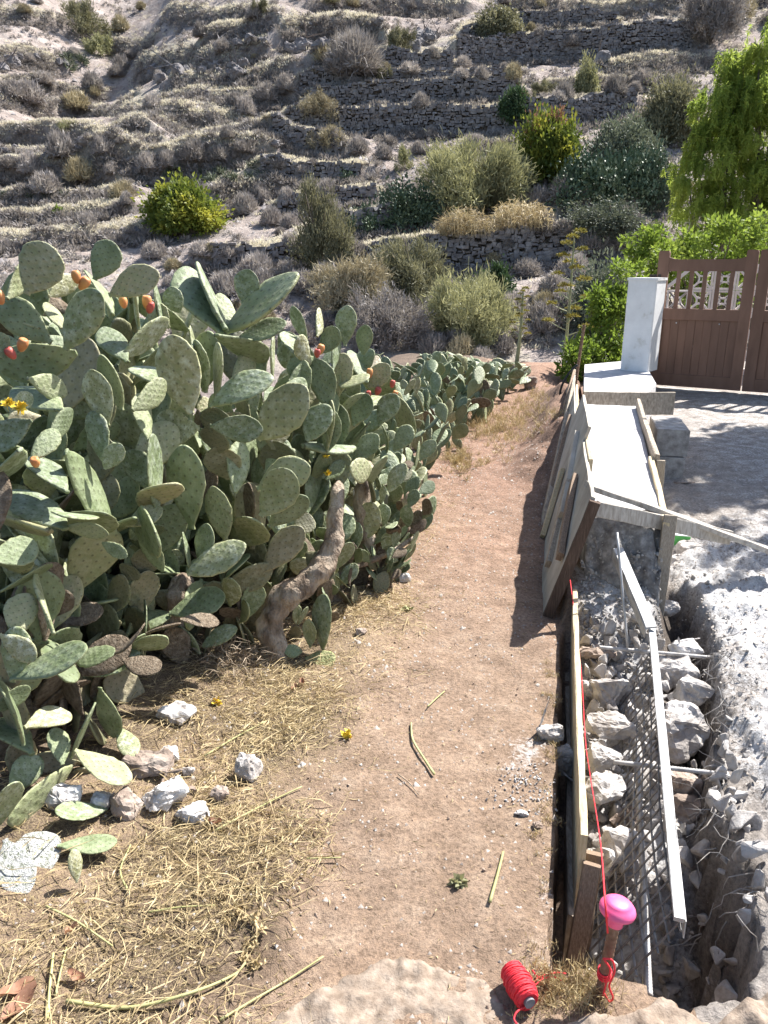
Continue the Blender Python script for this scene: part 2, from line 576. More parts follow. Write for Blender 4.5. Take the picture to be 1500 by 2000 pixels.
M['wood_pale'] = solid('bleached_wood', [(.25, (.24, .21, .18)), (.45, (.38, .345, .30)), (.62, (.49, .455, .405)), (.8, (.58, .55, .50))], 5, 9, .85, ((9, .5, .008), (40, .4, .003)), stretch=(9, 9, 1), coord='Generated')
M['wood_dark'] = solid('dark_stained_wood', [(.3, (.05, .032, .024)), (.5, (.095, .062, .045)), (.75, (.17, .12, .09))], 6, 8, .85, ((22, .5, .004),), stretch=(8, 8, 1), coord='Generated')
M['wood_brown'] = solid('brown_stained_wood', [(.3, (.14, .095, .065)), (.5, (.24, .17, .12)), (.75, (.36, .275, .20))], 6, 8, .85, ((22, .5, .004),), stretch=(8, 8, 1), rnd=.15, coord='Generated')
M['ply'] = solid('dusty_plywood', [(.25, (.24, .21, .175)), (.45, (.38, .345, .29)), (.62, (.48, .445, .385)), (.8, (.60, .57, .52))], 4, 9, .85, ((16, .5, .006), (70, .3, .002)), rnd=.05)
M['slump'] = solid('rough_shaded_concrete', [(.3, (.10, .09, .085)), (.5, (.20, .19, .18)), (.7, (.38, .365, .35))], 24, 8, .95, ((50, .9, .01), (16, .7, .02)))  # rough end of the pour; the shade on it is painted into darker colours
M['concrete'] = solid('fresh_concrete', [(.3, (.38, .37, .375)), (.5, (.46, .45, .455)), (.7, (.53, .52, .525))], 9, 10, .9, ((60, .35, .006), (8, .3, .02)))
M['block'] = solid('concrete_block', [(.3, (.20, .185, .17)), (.5, (.33, .31, .29)), (.7, (.45, .43, .40))], 22, 8, .95, ((70, .8, .006), (16, .4, .01)), rnd=.08)
M['rubble'] = solid('concrete_rubble', [(.28, (.20, .175, .155)), (.45, (.36, .33, .305)), (.6, (.50, .475, .45)), (.75, (.62, .60, .58))], 13, 9, .95, ((30, .8, .012), (90, .6, .004)), rnd=.14)
M['stone'] = solid('brown_stone', [(.28, (.16, .12, .095)), (.5, (.28, .22, .18)), (.7, (.42, .36, .31))], 12, 9, .95, ((28, .8, .012), (90, .6, .004)), rnd=.18)
M['ground_clod'] = solid('earth_clod', [(.3, (.15, .10, .075)), (.5, (.26, .19, .145)), (.7, (.38, .30, .24))], 30, 6, .95, ())
M['pebble'] = solid('pebble_mix', [(.3, (.16, .13, .11)), (.5, (.31, .275, .245)), (.7, (.48, .45, .42))], 40, 4, .95, ())
M['stone_white'] = solid('limewashed_stone', [(.3, (.20, .165, .14)), (.43, (.40, .37, .345)), (.6, (.60, .585, .57))], 15, 9, .95, ((30, .8, .012), (90, .6, .004)), rnd=.08)
M['apron'] = solid('rough_cement_lip', [(.25, (.13, .096, .071)), (.42, (.205, .158, .12)), (.58, (.275, .22, .172)), (.75, (.36, .30, .245))], 34, 9, .95, ((26, .6, .010), (120, .7, .004)))
M['wallstone'] = solid('dry_wall_stone', [(.28, (.10, .092, .095)), (.5, (.19, .175, .175)), (.72, (.33, .31, .30))], 1.6, 6, .95, ((4, .6, .06),))
M['white_paint'] = solid('white_wall_paint', [(.33, (.50, .48, .44)), (.42, (.68, .68, .68)), (.6, (.76, .76, .76)), (.8, (.80, .80, .79))], 4, 10, .8, ((30, .25, .004),))
M['pink_paint'] = solid('pale_lattice_paint', [(.3, (.62, .55, .52)), (.6, (.74, .68, .65)), (.8, (.80, .76, .74))], 6, 7, .8, ((30, .25, .004),))
M['gate'] = solid('brown_gate_paint', [(.3, (.148, .082, .056)), (.5, (.18, .100, .069)), (.75, (.212, .122, .086))], 3.5, 8, .6, ((14, .15, .003), (60, .1, .001)), stretch=(3, 3, .7), rnd=.08)
M['zinc'] = solid('galvanised_steel', [(.3, (.24, .235, .23)), (.5, (.40, .40, .40)), (.7, (.52, .52, .52))], 20, 9, .6, ((50, .3, .002),), metal=.35, spec=.5)
M['wire'] = solid('dull_wire', [(.3, (.10, .09, .085)), (.6, (.22, .21, .20))], 30, 4, .6, (), metal=.3)
M['rebar'] = solid('grey_rebar', [(.3, (.24, .225, .21)), (.5, (.40, .385, .37)), (.7, (.55, .54, .53))], 28, 6, .7, ((80, .4, .002),), metal=.25)
M['rust'] = solid('rusty_rebar', [(.3, (.10, .055, .035)), (.5, (.19, .115, .075)), (.7, (.30, .21, .15))], 40, 6, .8, ((120, .5, .002),), metal=.15)
M['iron'] = solid('dark_iron', [(.3, (.03, .025, .022)), (.7, (.085, .065, .05))], 20, 5, .6, ())
M['rubber'] = solid('black_hose', [(.3, (.018, .017, .017)), (.7, (.045, .042, .04))], 20, 5, .6, ())
M['pink_cap'] = solid('pink_plastic', [(.32, (.62, .16, .27)), (.45, (.74, .10, .26)), (.7, (.80, .14, .31))], 40, 8, .5, ((60, .08, .001),), spec=.5)
M['red_cord'] = solid('red_cord', [(.3, (.62, .022, .035)), (.7, (.76, .05, .065))], 160, 3, .6, ((420, .7, .001),))
M['core'] = solid('grey_spool_core', [(.3, (.12, .12, .13)), (.7, (.26, .26, .27))], 30, 3, .6, ())
M['green_face'] = solid('green_plastic', [(.3, (.10, .42, .10)), (.7, (.16, .52, .16))], 9, 4, .5, ())
M['white_face'] = solid('white_plastic', [(.3, (.68, .72, .72)), (.7, (.78, .80, .80))], 9, 4, .5, ())
M['straw'] = foliage('straw', [(.3, (.20, .145, .085)), (.45, (.38, .29, .155)), (.6, (.54, .44, .255)), (.75, (.62, .55, .38))], 26, 0, .2)
M['stalk'] = foliage('yellow_green_stalk', [(.3, (.36, .35, .14)), (.6, (.50, .48, .24)), (.8, (.58, .53, .32))], 6, .12, .2)
M['dry_leaf'] = foliage('dry_leaf', [(.3, (.20, .10, .06)), (.5, (.32, .17, .11)), (.75, (.42, .27, .18))], 18, .15, .25)
M['root'] = solid('root_fibre', [(.3, (.16, .12, .085)), (.5, (.28, .22, .16)), (.75, (.42, .35, .26))], 14, 5, .9, ())
M['grey_root'] = solid('grey_root_fibre', [(.3, (.17, .15, .13)), (.5, (.30, .275, .25)), (.75, (.46, .44, .41))], 14, 5, .9, ())
M['twig_grey'] = foliage('grey_scrub', [(.3, (.20, .178, .172)), (.5, (.33, .30, .29)), (.7, (.48, .445, .425))], 1.2, .28, .25)
M['twig_tan'] = foliage('tan_scrub', [(.3, (.24, .20, .13)), (.5, (.37, .32, .215)), (.7, (.50, .445, .31))], 1.2, .2, .18)
M['olive_leaf'] = foliage('olive_scrub', [(.3, (.10, .10, .06)), (.5, (.185, .18, .11)), (.7, (.29, .28, .18))], .8, .16, .3)
M['pale_leaf'] = foliage('pale_yellow_green', [(.3, (.17, .17, .088)), (.5, (.275, .275, .15)), (.7, (.39, .385, .23))], .8, .14, .35)
M['dark_leaf'] = foliage('dark_green_leaf', [(.3, (.028, .052, .022)), (.5, (.052, .092, .038)), (.7, (.10, .145, .07))], .9, .15, .25)
M['grey_leaf'] = foliage('grey_green_leaf', [(.3, (.065, .08, .058)), (.5, (.12, .14, .10)), (.7, (.21, .23, .17))], .9, .15, .25)
M['bright_leaf'] = foliage('bright_green_leaf', [(.3, (.10, .16, .028)), (.5, (.19, .27, .045)), (.7, (.31, .38, .085))], 1.1, .12, .5)
M['yellow_leaf'] = foliage('yellow_green_leaf', [(.3, (.05, .085, .022)), (.48, (.13, .17, .032)), (.62, (.36, .36, .06)), (.8, (.46, .43, .09))], .55, .1, .4)
M['pepper_leaf'] = foliage('drooping_leaf', [(.3, (.15, .215, .04)), (.5, (.26, .345, .07)), (.62, (.38, .45, .105)), (.8, (.52, .53, .15))], .5, 0, .6)
M['opuntia_leaf'] = foliage('far_cactus_pad', [(.3, (.04, .066, .036)), (.5, (.075, .11, .062)), (.72, (.17, .21, .14))], 1.5, .12, 0, rough=.55, spec=.25)
M['reed'] = foliage('dry_cane', [(.3, (.28, .215, .125)), (.5, (.43, .35, .215)), (.7, (.56, .48, .32))], 1.1, .12, .3)
M['dry_grass'] = foliage('dry_grass', [(.3, (.46, .42, .345)), (.5, (.60, .56, .475)), (.7, (.70, .67, .60))], .4, 0, .42)
M['agave_bloom'] = foliage('agave_bloom', [(.3, (.10, .10, .025)), (.5, (.21, .19, .045)), (.7, (.34, .28, .075))], 4, .1, .3)
M['agave_stem'] = solid('agave_stalk', [(.3, (.17, .19, .10)), (.6, (.30, .32, .19)), (.8, (.40, .40, .27))], 5, 5, .7, ())
M['brown_leaf'] = foliage('tree_bark', [(.3, (.07, .055, .043)), (.5, (.13, .105, .085)), (.7, (.20, .165, .135))], 4, .1, 0)
# ------------------------------------------------------------------ near ground: trodden path, trench, driveway
def grow_axis(a, b, step, k):
    out = [a]; s = step
    while out[-1] < b:
        out.append(out[-1] + s); s *= k
    return out
sa = list(np.arange(-2.2, 4.2, .025)) + grow_axis(4.2, 17.5, .03, 1.025)
la = list(np.arange(-12, -2.2, .25)) + list(np.arange(-2.2, -.12, .03)) + list(np.arange(-.12, 1.0, .0125)) + grow_axis(1.0, 10, .02, 1.05)
sa, la = np.array(sa), np.array(la)

def trench_mask(s, l):
    lL = .012 * vn(s * 14, s * 0, 3) * 2 + .02 * vn(s * 4, s * 0, 9) - .004
    lR = np.interp(s, [-.1, .05, .3, .8, 1.15, 1.5, 2.0, 2.6], [.40, .45, .50, .52, .58, .67, .62, .58]) + .05 * fbm(s * 6, l * 3, 21, 3)
    sS = -.055 + .04 * vn(l * 11, l * 0, 5) + .03 * vn(l * 30, l * 0, 6)
    rough = .075 * fbm(s * 13, l * 13, 31, 4)
    return sstep(0, .016, l - lL) * sstep(-.01, .085, lR - l + rough) * sstep(0, .03, s - sS) * (1 - sstep(2.1, 2.7, s))

def G(s, l):
    s = np.asarray(s, float); l = np.asarray(l, float)
    x = TO.x + s * TD.x + l * TR.x; y = TO.y + s * TD.y + l * TR.y
    z = .03 * fbm(x * .8, y * .8, 40, 3) + .016 * fbm(x * 5, y * 5, 41, 3)
    z = z + .012 * fbm(x * 16, y * 16, 42, 2) * (1 - .6 * sstep(-.7, -.3, l) * sstep(.2, -.1, l))
    z = z + .10 * sstep(-1.0, -1.7, l)
    right = sstep(.42, .75, l)
    z = z + right * (.03 + .0125 * np.clip(s, 0, 10) + .02 * fbm(x * 7, y * 7, 44, 3))
    z = z + (.05 * fbm(x * 11, y * 11, 47, 4) + .03 * fbm(x * 30, y * 30, 48, 3)) * sstep(.4, .55, l) * sstep(1.6, .8, l) * sstep(4.5, 2.5, s)
    z = z - .04 * sstep(-.22, -.04, l) * sstep(.1, -.02, l) * sstep(1.6, 2.4, s)
    z = z + .14 * np.exp(-((s - 10.2) / 1.1) ** 2 - ((l + .42) / .35) ** 2) * (1 + fbm(x * 4, y * 4, 50, 3))
    z = z + .31 * sstep(4.15, 4.75, s + .3 * fbm(x * 4, y * 4, 53, 2)) * sstep(9.2, 7.5, s) * np.exp(-(np.clip(-.02 - l, 0, None) / .26) ** 2) * sstep(.25, .1, l) * (1 + .5 * fbm(x * 6, y * 6, 52, 3))
    z = z + (.014 * fbm(x * 3.2, y * 3.2, 45, 3) + .012 * np.abs(fbm(x * 8, y * 8, 46, 2))) * sstep(.1, -.1, l)
    z = z - np.clip(s - 12.4, 0, None) ** 1.2 * .5 - .5 * np.clip(-2.3 - .05 * s - l, 0, None)
    T = trench_mask(s, l)
    floor = -.52 + .34 * sstep(.25, .7, s) * sstep(.60, .40, l + .03 * np.sin(s * 7)) + .13 * sstep(.9, 2.0, s) + .035 * fbm(x * 14, y * 14, 60, 3)
    floor = floor + .20 * sstep(1.5, 2.1, s)
    return z * (1 - T) + floor * T

S_, L_ = np.meshgrid(sa, la, indexing='ij')
Z_ = G(S_, L_)
X_ = TO.x + S_ * TD.x + L_ * TR.x; Y_ = TO.y + S_ * TD.y + L_ * TR.y
T_ = trench_mask(S_, L_)
def gz(x, y):
    s, l = to_sl(x, y)
    return float(G(np.array([s]), np.array([l]))[0])
def on_g(px, py, dz=0.0):
    p = on_z(px, py, 0)
    for _ in range(4):
        p = on_z(px, py, gz(p.x, p.y) + dz)
    return p

def grid_object(name, jl0, jl1, mat, attrs):
    nj = jl1 - jl0 + 1; ni = len(sa)
    V = np.stack([X_[:, jl0:jl1 + 1], Y_[:, jl0:jl1 + 1], Z_[:, jl0:jl1 + 1]], -1).reshape(-1, 3)
    i, j = np.meshgrid(np.arange(ni - 1), np.arange(nj - 1), indexing='ij')
    a = (i * nj + j).ravel()
    F = np.stack([a, a + nj, a + nj + 1, a + 1], 1)
    me = mesh_from(name, V, F, True, [mat])
    for k, arr in attrs.items():
        at_ = me.attributes.new(k, 'FLOAT', 'POINT')
        at_.data.foreach_set('value', arr[:, jl0:jl1 + 1].astype(np.float32).ravel())
    return tag(link(name, me), kind='structure')

red = sstep(1.0, 4.5, S_ + .8 * fbm(X_ * 1.2, Y_ * 1.2, 70, 3)) * sstep(-1.6, -.9, L_)
chaff = np.clip(sstep(-.55, -.95, L_ + .25 * fbm(X_ * 2, Y_ * 2, 71, 3)) * sstep(5, 1.5, S_) * .9 + .12 * sstep(2, .5, S_), 0, 1)
dust = .10 * sstep(.5, .8, L_) * sstep(7, 2, S_)
def blot(s0, l0, rs, rl, k):
    return k * np.exp(-((S_ - s0) / rs) ** 2 - ((L_ - l0) / rl) ** 2)
dust = dust + blot(.85, .82, .38, .22, 1.1) + blot(1.75, .80, .5, .28, .45) + blot(2.4, .75, .5, .25, .55) + blot(2.6, 1.3, .9, .5, .42) + blot(5.5, 1.6, 1.6, .8, .3) + blot(7.6, 2.4, 1.2, 1.4, .35)
dust = dust + .75 * T_ * sstep(.46, .38, L_) * sstep(.02, .07, L_)
dust = dust + blot(.75, -.12, .14, .09, .62) + blot(.15, -.03, .10, .06, .5) + blot(1.2, .25, .8, .22, .35)
loam_shade = np.clip(T_ * 1.5, 0, 1) * sstep(.36, .46, L_) * .9 + sstep(.3, .0, L_) * T_ * .5 + .45 * np.exp(-((S_ - 7.2) / 1.8) ** 2 - ((L_ + .22) / .16) ** 2) + .5 * sstep(-1.3, -1.7, L_)  # dark loam, plus shade painted into trench recesses and under the hedge
mid = int(np.searchsorted(la, .30))
humus = sstep(-.62, -.95, L_ + .3 * fbm(X_ * 3, Y_ * 3, 73, 3) + .04 * S_) * (.5 + .5 * sstep(-.1, .2, fbm(X_ * 5, Y_ * 5, 74, 3)))
attrs = {'humus': humus, 'red': red, 'chaff': chaff, 'dust': dust * (.85 + .45 * sstep(.4, .6, L_)), 'loam_shade': np.clip(loam_shade, 0, 1)}
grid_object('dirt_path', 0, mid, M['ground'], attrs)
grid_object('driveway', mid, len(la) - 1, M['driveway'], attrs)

# rough cement lip underfoot
ps, pl = np.meshgrid(np.arange(-1.15, .12, .009), np.arange(-.85, .95, .009), indexing='ij')
lip = np.interp(pl, [-.85, -.66, -.59, -.4, -.28, -.15, -.11, -.06, .0, .06, .14, .24, .34, .46, .6, .95],
                [-.9, -.5, -.30, -.115, -.10, -.10, -.16, -.21, -.21, -.17, -.14, -.085, -.11, .0, .03, .06])
lip = lip + .03 * fbm(pl * 9, ps * 9, 80, 3) + .012 * vn(pl * 40, ps * 40, 81)
mk = sstep(-.012, .02, lip - ps)
px_ = TO.x + ps * TD.x + pl * TR.x; py_ = TO.y + ps * TD.y + pl * TR.y
base_z = .03 * fbm(px_ * .8, py_ * .8, 40, 3)
right_l = sstep(-.08, .05, pl)
pz = base_z - .05 + mk * (.060 + .016 * right_l + .012 * fbm(px_ * 13, py_ * 13, 82, 4) + .014 * fbm(px_ * 45, py_ * 45, 83, 3) + .02 * right_l * fbm(px_ * 20, py_ * 20, 84, 3))
nj = ps.shape[1]
i, j = np.meshgrid(np.arange(ps.shape[0] - 1), np.arange(nj - 1), indexing='ij')
a = (i * nj + j).ravel()
mkr = np.maximum.reduce([mk.ravel()[a], mk.ravel()[a + nj], mk.ravel()[a + 1], mk.ravel()[a + nj + 1]])
a = a[mkr > .002]
me = mesh_from('cement_apron', np.stack([px_, py_, pz], -1).reshape(-1, 3), np.stack([a, a + nj, a + nj + 1, a + 1], 1), True, [M['apron']])
tag(link('cement_apron', me), kind='structure')

# ------------------------------------------------------------------ the terraced hillside across the valley
PY = [10, 14, 20, 28, 36, 42, 50, 58, 68, 80, 93, 108, 125, 150, 190, 240]
PZ = [-.8, -2.0, -4.6, -6.2, -5.2, -3.2, -.9, 2.4, 6.7, 12.1, 18.8, 27.3, 37.9, 53, 78, 95]
def S0(x, y):
    x = np.asarray(x, float); y = np.asarray(y, float)
    yy = y + .05 * x + 2.0 * np.sin(x * .05 + .6)
    z = np.interp(yy, PY, PZ)
    f = sstep(40, 70, y)
    spur = 4.5 * np.exp(-((x + 12 - (y - 90) * -.05) / 14) ** 2) * sstep(80, 108, y)
    gully = -7.0 * np.exp(-((x + 36 - (y - 100) * -.15) / 9) ** 2) * sstep(84, 118, y)
    return z + (spur + gully + 2.4 * fbm(x * .045, y * .045, 100, 3)) * f

def cast(pts, H=S0, ymin=30.0, ymax=210.0, n=900):
    """where the rays through pixels meet the hillside"""
    D = np.array([ray(*p)[:] for p in pts])
    Y = np.linspace(ymin, ymax, n)
    t = Y[None, :] / D[:, 1:2]
    X = D[:, 0:1] * t; Zr = EYE + D[:, 2:3] * t
    Hh = H(X.ravel(), np.broadcast_to(Y, X.shape).ravel()).reshape(X.shape)
    hit = Hh >= Zr
    k = np.where(hit.any(1), hit.argmax(1), n - 1)
    idx = np.arange(len(pts))
    return np.stack([X[idx, k], Y[k], Hh[idx, k]], 1)

# top edge of each wall or earth bank as it runs in the photograph, its height in metres, how far the level ground behind it reaches, stone?
WALLS = [
    ([(895, 118), (950, 113), (1050, 106), (1150, 99), (1250, 93), (1345, 88)], 2.9, 12, 'a'),
    ([(590, 190), (700, 183), (800, 175), (900, 168), (985, 160)], 1.5, 8, 'b'),
    ([(610, 216), (690, 212), (770, 214), (850, 208), (920, 199), (1000, 192)], 2.3, 8, 'c'),
    ([(562, 258), (620, 251), (700, 246), (780, 245), (850, 250), (950, 250), (1050, 242), (1120, 230), (1235, 207)], 2.4, 9, 'd'),
    ([(538, 282), (580, 288), (620, 297), (665, 308)], 2.0, 6, 'e'),
    ([(515, 357), (580, 353), (645, 347), (700, 345)], 1.5, 7, 'f'),
    ([(640, 490), (720, 470), (800, 444), (865, 428)], 2.0, 7, 'g'),
    ([(700, 530), (780, 520), (860, 515), (960, 505), (1080, 496), (1245, 488)], 2.2, 8, 'h'),
    ([(1105, 418), (1170, 412), (1235, 408)], 2.0, 6, 'i'),
    ([(905, 96), (960, 80), (1050, 70), (1200, 62)], 1.3, 8, 'j'),
    ([(560, 95), (620, 72), (690, 70), (730, 84)], 3.0, 8, ''),
    ([(265, 143), (330, 131), (420, 132), (510, 118)], 2.2, 9, ''),
    ([(410, 92), (470, 80), (530, 76)], 1.6, 8, ''),
    ([(-60, 282), (0, 277), (100, 274), (200, 288), (280, 285)], 3.0, 9, ''),
    ([(190, 338), (300, 335), (400, 320), (520, 302)], 3.2, 9, ''),
    ([(-60, 362), (0, 357), (120, 352), (215, 347)], 3.0, 8, ''),
    ([(180, 228), (260, 226), (340, 237)], 1.4, 8, ''),
    ([(350, 245), (420, 240), (480, 238)], 1.2, 6, ''),
    ([(-40, 440), (60, 432), (160, 425), (240, 420)], 1.3, 7, ''),
    ([(430, 400), (480, 380), (530, 372)], 1.8, 6, ''),
    ([(240, 262), (380, 272), (470, 275), (540, 290)], .8, 5, ''),
    ([(-60, 130), (40, 120), (110, 135)], 2.2, 9, ''),
    ([(1000, 28), (1120, 22), (1300, 14), (1500, 6)], 1.8, 9, ''),
    ([(620, 20), (760, 12), (900, 22)], 2.2, 9, ''),
    ([(1180, 150), (1280, 140), (1400, 128), (1520, 110)], 1.6, 8, ''),
    ([(880, 340), (980, 330), (1080, 322)], 1.2, 7, ''),
    ([(-60, 30), (60, 40), (200, 80), (300, 92)], 1.8, 8, ''),
    ([(-60, 218), (60, 214), (160, 222), (260, 208)], 1.3, 6, ''), ([(-60, 178), (80, 176), (200, 190)], 1.3, 7, ''), ([(-40, 318), (150, 318), (300, 306)], 1.0, 5, ''), ([(-60, 402), (100, 396), (250, 378)], 1.3, 6, ''),
    ([(-60, 478), (150, 468), (330, 452)], 1.2, 7, ''), ([(545, 412), (640, 396), (730, 388)], 1.2, 6, 'k'), ([(340, 176), (450, 168), (560, 152)], 1.3, 7, ''), ([(300, 210), (450, 200), (560, 196)], 1.2, 6, ''),
    ([(620, 148), (760, 136), (880, 140)], 1.6, 7, 'l'), ([(905, 292), (1000, 286), (1100, 276)], 1.2, 5, ''), ([(1080, 178), (1180, 170), (1300, 158)], 1.3, 6, ''), ([(860, 392), (960, 384), (1080, 374)], 1.3, 6, ''), ([(420, 520), (540, 512), (640, 505)], 1.4, 7, 'm'), ([(320, 48), (420, 40), (520, 30)], 1.4, 7, ''),
]
LINES = []
for pts, h, Lb, stone in WALLS:
    w = cast(pts)
    LINES.append((w[:, :2], h, Lb, stone))

def steps(x, y):
    x = np.asarray(x, float); y = np.asarray(y, float)
    tot = np.zeros_like(x); rs = np.zeros_like(x); gr = np.zeros_like(x)
    for w, h, Lb, stone in LINES:
        lo, hi = w.min(0) - 8, w.max(0) + Lb + 3
        box = np.where((x > lo[0]) & (x < hi[0]) & (y > lo[1] - 6) & (y < hi[1]))[0]
        if not len(box): continue
        bx, by = x[box], y[box]
        wob = (0.35 if not stone else .15) * fbm(bx * .5, by * .5, 200 + len(w), 3) * 2
        best = np.full(len(bx), 1e9); sd = np.zeros(len(bx)); ov = np.zeros(len(bx))
        for k in range(len(w) - 1):
            a, b = w[k], w[k + 1]
            d = b - a; Ln = np.hypot(*d); d = d / Ln
            t = (bx - a[0]) * d[0] + (by - a[1]) * d[1]
            tc = np.clip(t, 0, Ln)
            qx, qy = bx - a[0] - d[0] * tc, by - a[1] - d[1] * tc
            dist = np.hypot(qx, qy)
            side = (bx - a[0]) * -d[1] + (by - a[1]) * d[0]
            if d[0] < 0: side = -side
            m = dist < best
            best[m] = dist[m]; sd[m] = np.where(side >= 0, 1, -1)[m] * dist[m]
            o = np.zeros(len(bx))
            if k == 0: o = np.where(t < 0, -t, 0)
            if k == len(w) - 2: o = np.where(t > Ln, t - Ln, o)
            ov[m] = o[m]
        wgt = np.clip(1 - ov / 3.0, 0, 1)
        s = sd + wob
        wd = .16 if stone else .75
        up = np.clip(1 - s / Lb, 0, 1); dn = np.clip(1 + s / 5.0, 0, 1)
        jump = sstep(-wd, wd, s)
        tot[box] += wgt * h * (.62 * up * jump - .38 * dn * (1 - jump))
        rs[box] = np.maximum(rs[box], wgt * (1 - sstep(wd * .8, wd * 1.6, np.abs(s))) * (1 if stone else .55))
        gr[box] = np.maximum(gr[box], wgt * sstep(0, .4, s) * sstep(3.2, .5, s))
    return tot, rs, gr

def H(x, y):
    x = np.asarray(x, float); y = np.asarray(y, float)
    z = S0(x, y) + steps(x, y)[0]
    f = sstep(25, 50, y)
    return z + f * (.55 * fbm(x * .28, y * .28, 110, 4) + .16 * fbm(x * 1.6, y * 1.6, 111, 3))

hx = np.arange(-78, 84, .34)
hy = np.array(list(np.arange(10.5, 40, .6)) + list(np.arange(40, 132, .3)) + grow_axis(132, 235, .4, 1.05))
HX, HY = np.meshgrid(hx, hy, indexing='ij')
tot, rs, gr = steps(HX.ravel(), HY.ravel())
HZ = H(HX.ravel(), HY.ravel())
# rough broken ground in the risers that are not walls
HZ = HZ + rs * .45 * fbm(HX.ravel() * 1.3, HY.ravel() * 1.3, 120, 3)
ni, nj = HX.shape
i, j = np.meshgrid(np.arange(ni - 1), np.arange(nj - 1), indexing='ij')
a = (i * nj + j).ravel()
me = mesh_from('hillside', np.stack([HX.ravel(), HY.ravel(), HZ], 1), np.stack([a, a + nj, a + nj + 1, a + 1], 1), True, [M['hill']])
east = sstep(-12, 14, HX.ravel())
grassy = gr * .95 + .22 * east + .5 * (fbm(HX.ravel() * .07, HY.ravel() * .07, 130, 3) > .18) - .12
for nme, arr in (('riser', rs), ('grassy', np.clip(grassy, 0, 1))):
    at_ = me.attributes.new(nme, 'FLOAT', 'POINT')
    at_.data.foreach_set('value', arr.astype(np.float32))
tag(link('hillside', me), kind='structure')

# dry-stone retaining walls
WALL_LABEL = {
    'a': 'tallest pale-topped dry stone terrace wall high on the right of the hillside',
    'b': 'low dry stone terrace wall, upper of the two long ones at mid slope',
    'c': 'dry stone terrace wall with a dark green bush at its right end',
    'd': 'longest dry stone terrace wall, curving up to the right behind the round green bush',
    'e': 'short slanting dry stone wall at the left corner of the long terraces',
    'f': 'low dry stone wall below the tan round bushes at the middle of the slope',
    'g': 'dry stone wall slanting down left from the dry reeds to the olive tree',
    'h': 'lowest dry stone terrace wall, half hidden behind scrub below the reeds',
    'i': 'patch of dry stone wall in shade under the far prickly pear thicket at right',
    'k': 'low broken stone wall just above the open olive tree',
    'l': 'overgrown low stone wall above the upper of the two long walls',
    'm': 'low stone wall left of the foot of the olive tree, partly hidden by cactus tops',
    'j': 'low overgrown stone terrace wall above the tallest one',
}
BOXF = [[0, 1, 2, 3], [4, 7, 6, 5], [0, 4, 5, 1], [1, 5, 6, 2], [2, 6, 7, 3], [3, 7, 4, 0]]
for w, h, Lb, st in LINES:
    if not st: continue
    r = random.Random(ord(st))
    pts = [Vector((p[0], p[1], 0)) for p in w]
    dense = catmull(pts, 8)
    acc = [0]
    for q in range(1, len(dense)): acc.append(acc[-1] + (dense[q] - dense[q - 1]).length)
    total = acc[-1]
    def at_len(t):
        t = min(max(t, 0), total - 1e-4)
        k = np.searchsorted(acc, t, 'right') - 1
        f = (t - acc[k]) / (acc[k + 1] - acc[k] + 1e-9)
        d = (dense[k + 1] - dense[k]).normalized()
        if d.x < 0: d = -d
        return dense[k].lerp(dense[k + 1], f), d
    cs = np.arange(0, total, .3)
    probe = [at_len(t) for t in cs]
    lowp = np.array([(p + Vector((d.y, -d.x, 0)) * .55)[:2] for p, d in probe])
    higp = np.array([(p - Vector((d.y, -d.x, 0)) * .6)[:2] for p, d in probe])
    zl = H(lowp[:, 0], lowp[:, 1]); zh = H(higp[:, 0], higp[:, 1])
    root = thing('terrace_wall', WALL_LABEL[st], 'stone wall', (pts[0].x, pts[0].y, float(zl[0])))
    mb = MB(); core = MB()
    course = 0
    zmin, zmax = float(zl.min()) - .3, float(zh.max()) + .25
    z = zmin
    while z < zmax:
        ch = r.uniform(.22, .32); t = -r.uniform(0, .3)
        while t < total:
            wd = r.uniform(.16, .62)
            zj = r.uniform(-.09, .09); chh = ch * r.uniform(.7, 1.45)
            p, d = at_len(t + wd / 2)
            lo = np.interp(t, cs, zl); hi = np.interp(t, cs, zh) + .12 + .12 * math.sin(t * 1.7) * r.random()
            if lo - .35 < z < hi and r.random() > .03:
                n = Vector((d.y, -d.x, 0))
                pr = r.uniform(.28, .42) + .12 * (hi - z) / max(hi - lo, .5)
                c = p + Vector((0, 0, z + ch / 2 + zj))
                V = []
                for (a_, b_) in ((-1, -1), (1, -1), (1, 1), (-1, 1)):
                    V.append(c + d * (a_ * (wd / 2 - .02) + r.uniform(-.08, .08)) + Vector((0, 0, b_ * (chh / 2 - .015) + r.uniform(-.07, .07))) + n * (pr + r.uniform(-.1, .1)))
                for (a_, b_) in ((-1, -1), (1, -1), (1, 1), (-1, 1)):
                    V.append(c + d * (a_ * wd * .45) + Vector((0, 0, b_ * ch * .45)) - n * .25)
                mb.add([tuple(v) for v in V], BOXF)
            t += wd
        z += ch
    tag(mb.build('stones', M['wallstone'], root), kind='stuff')
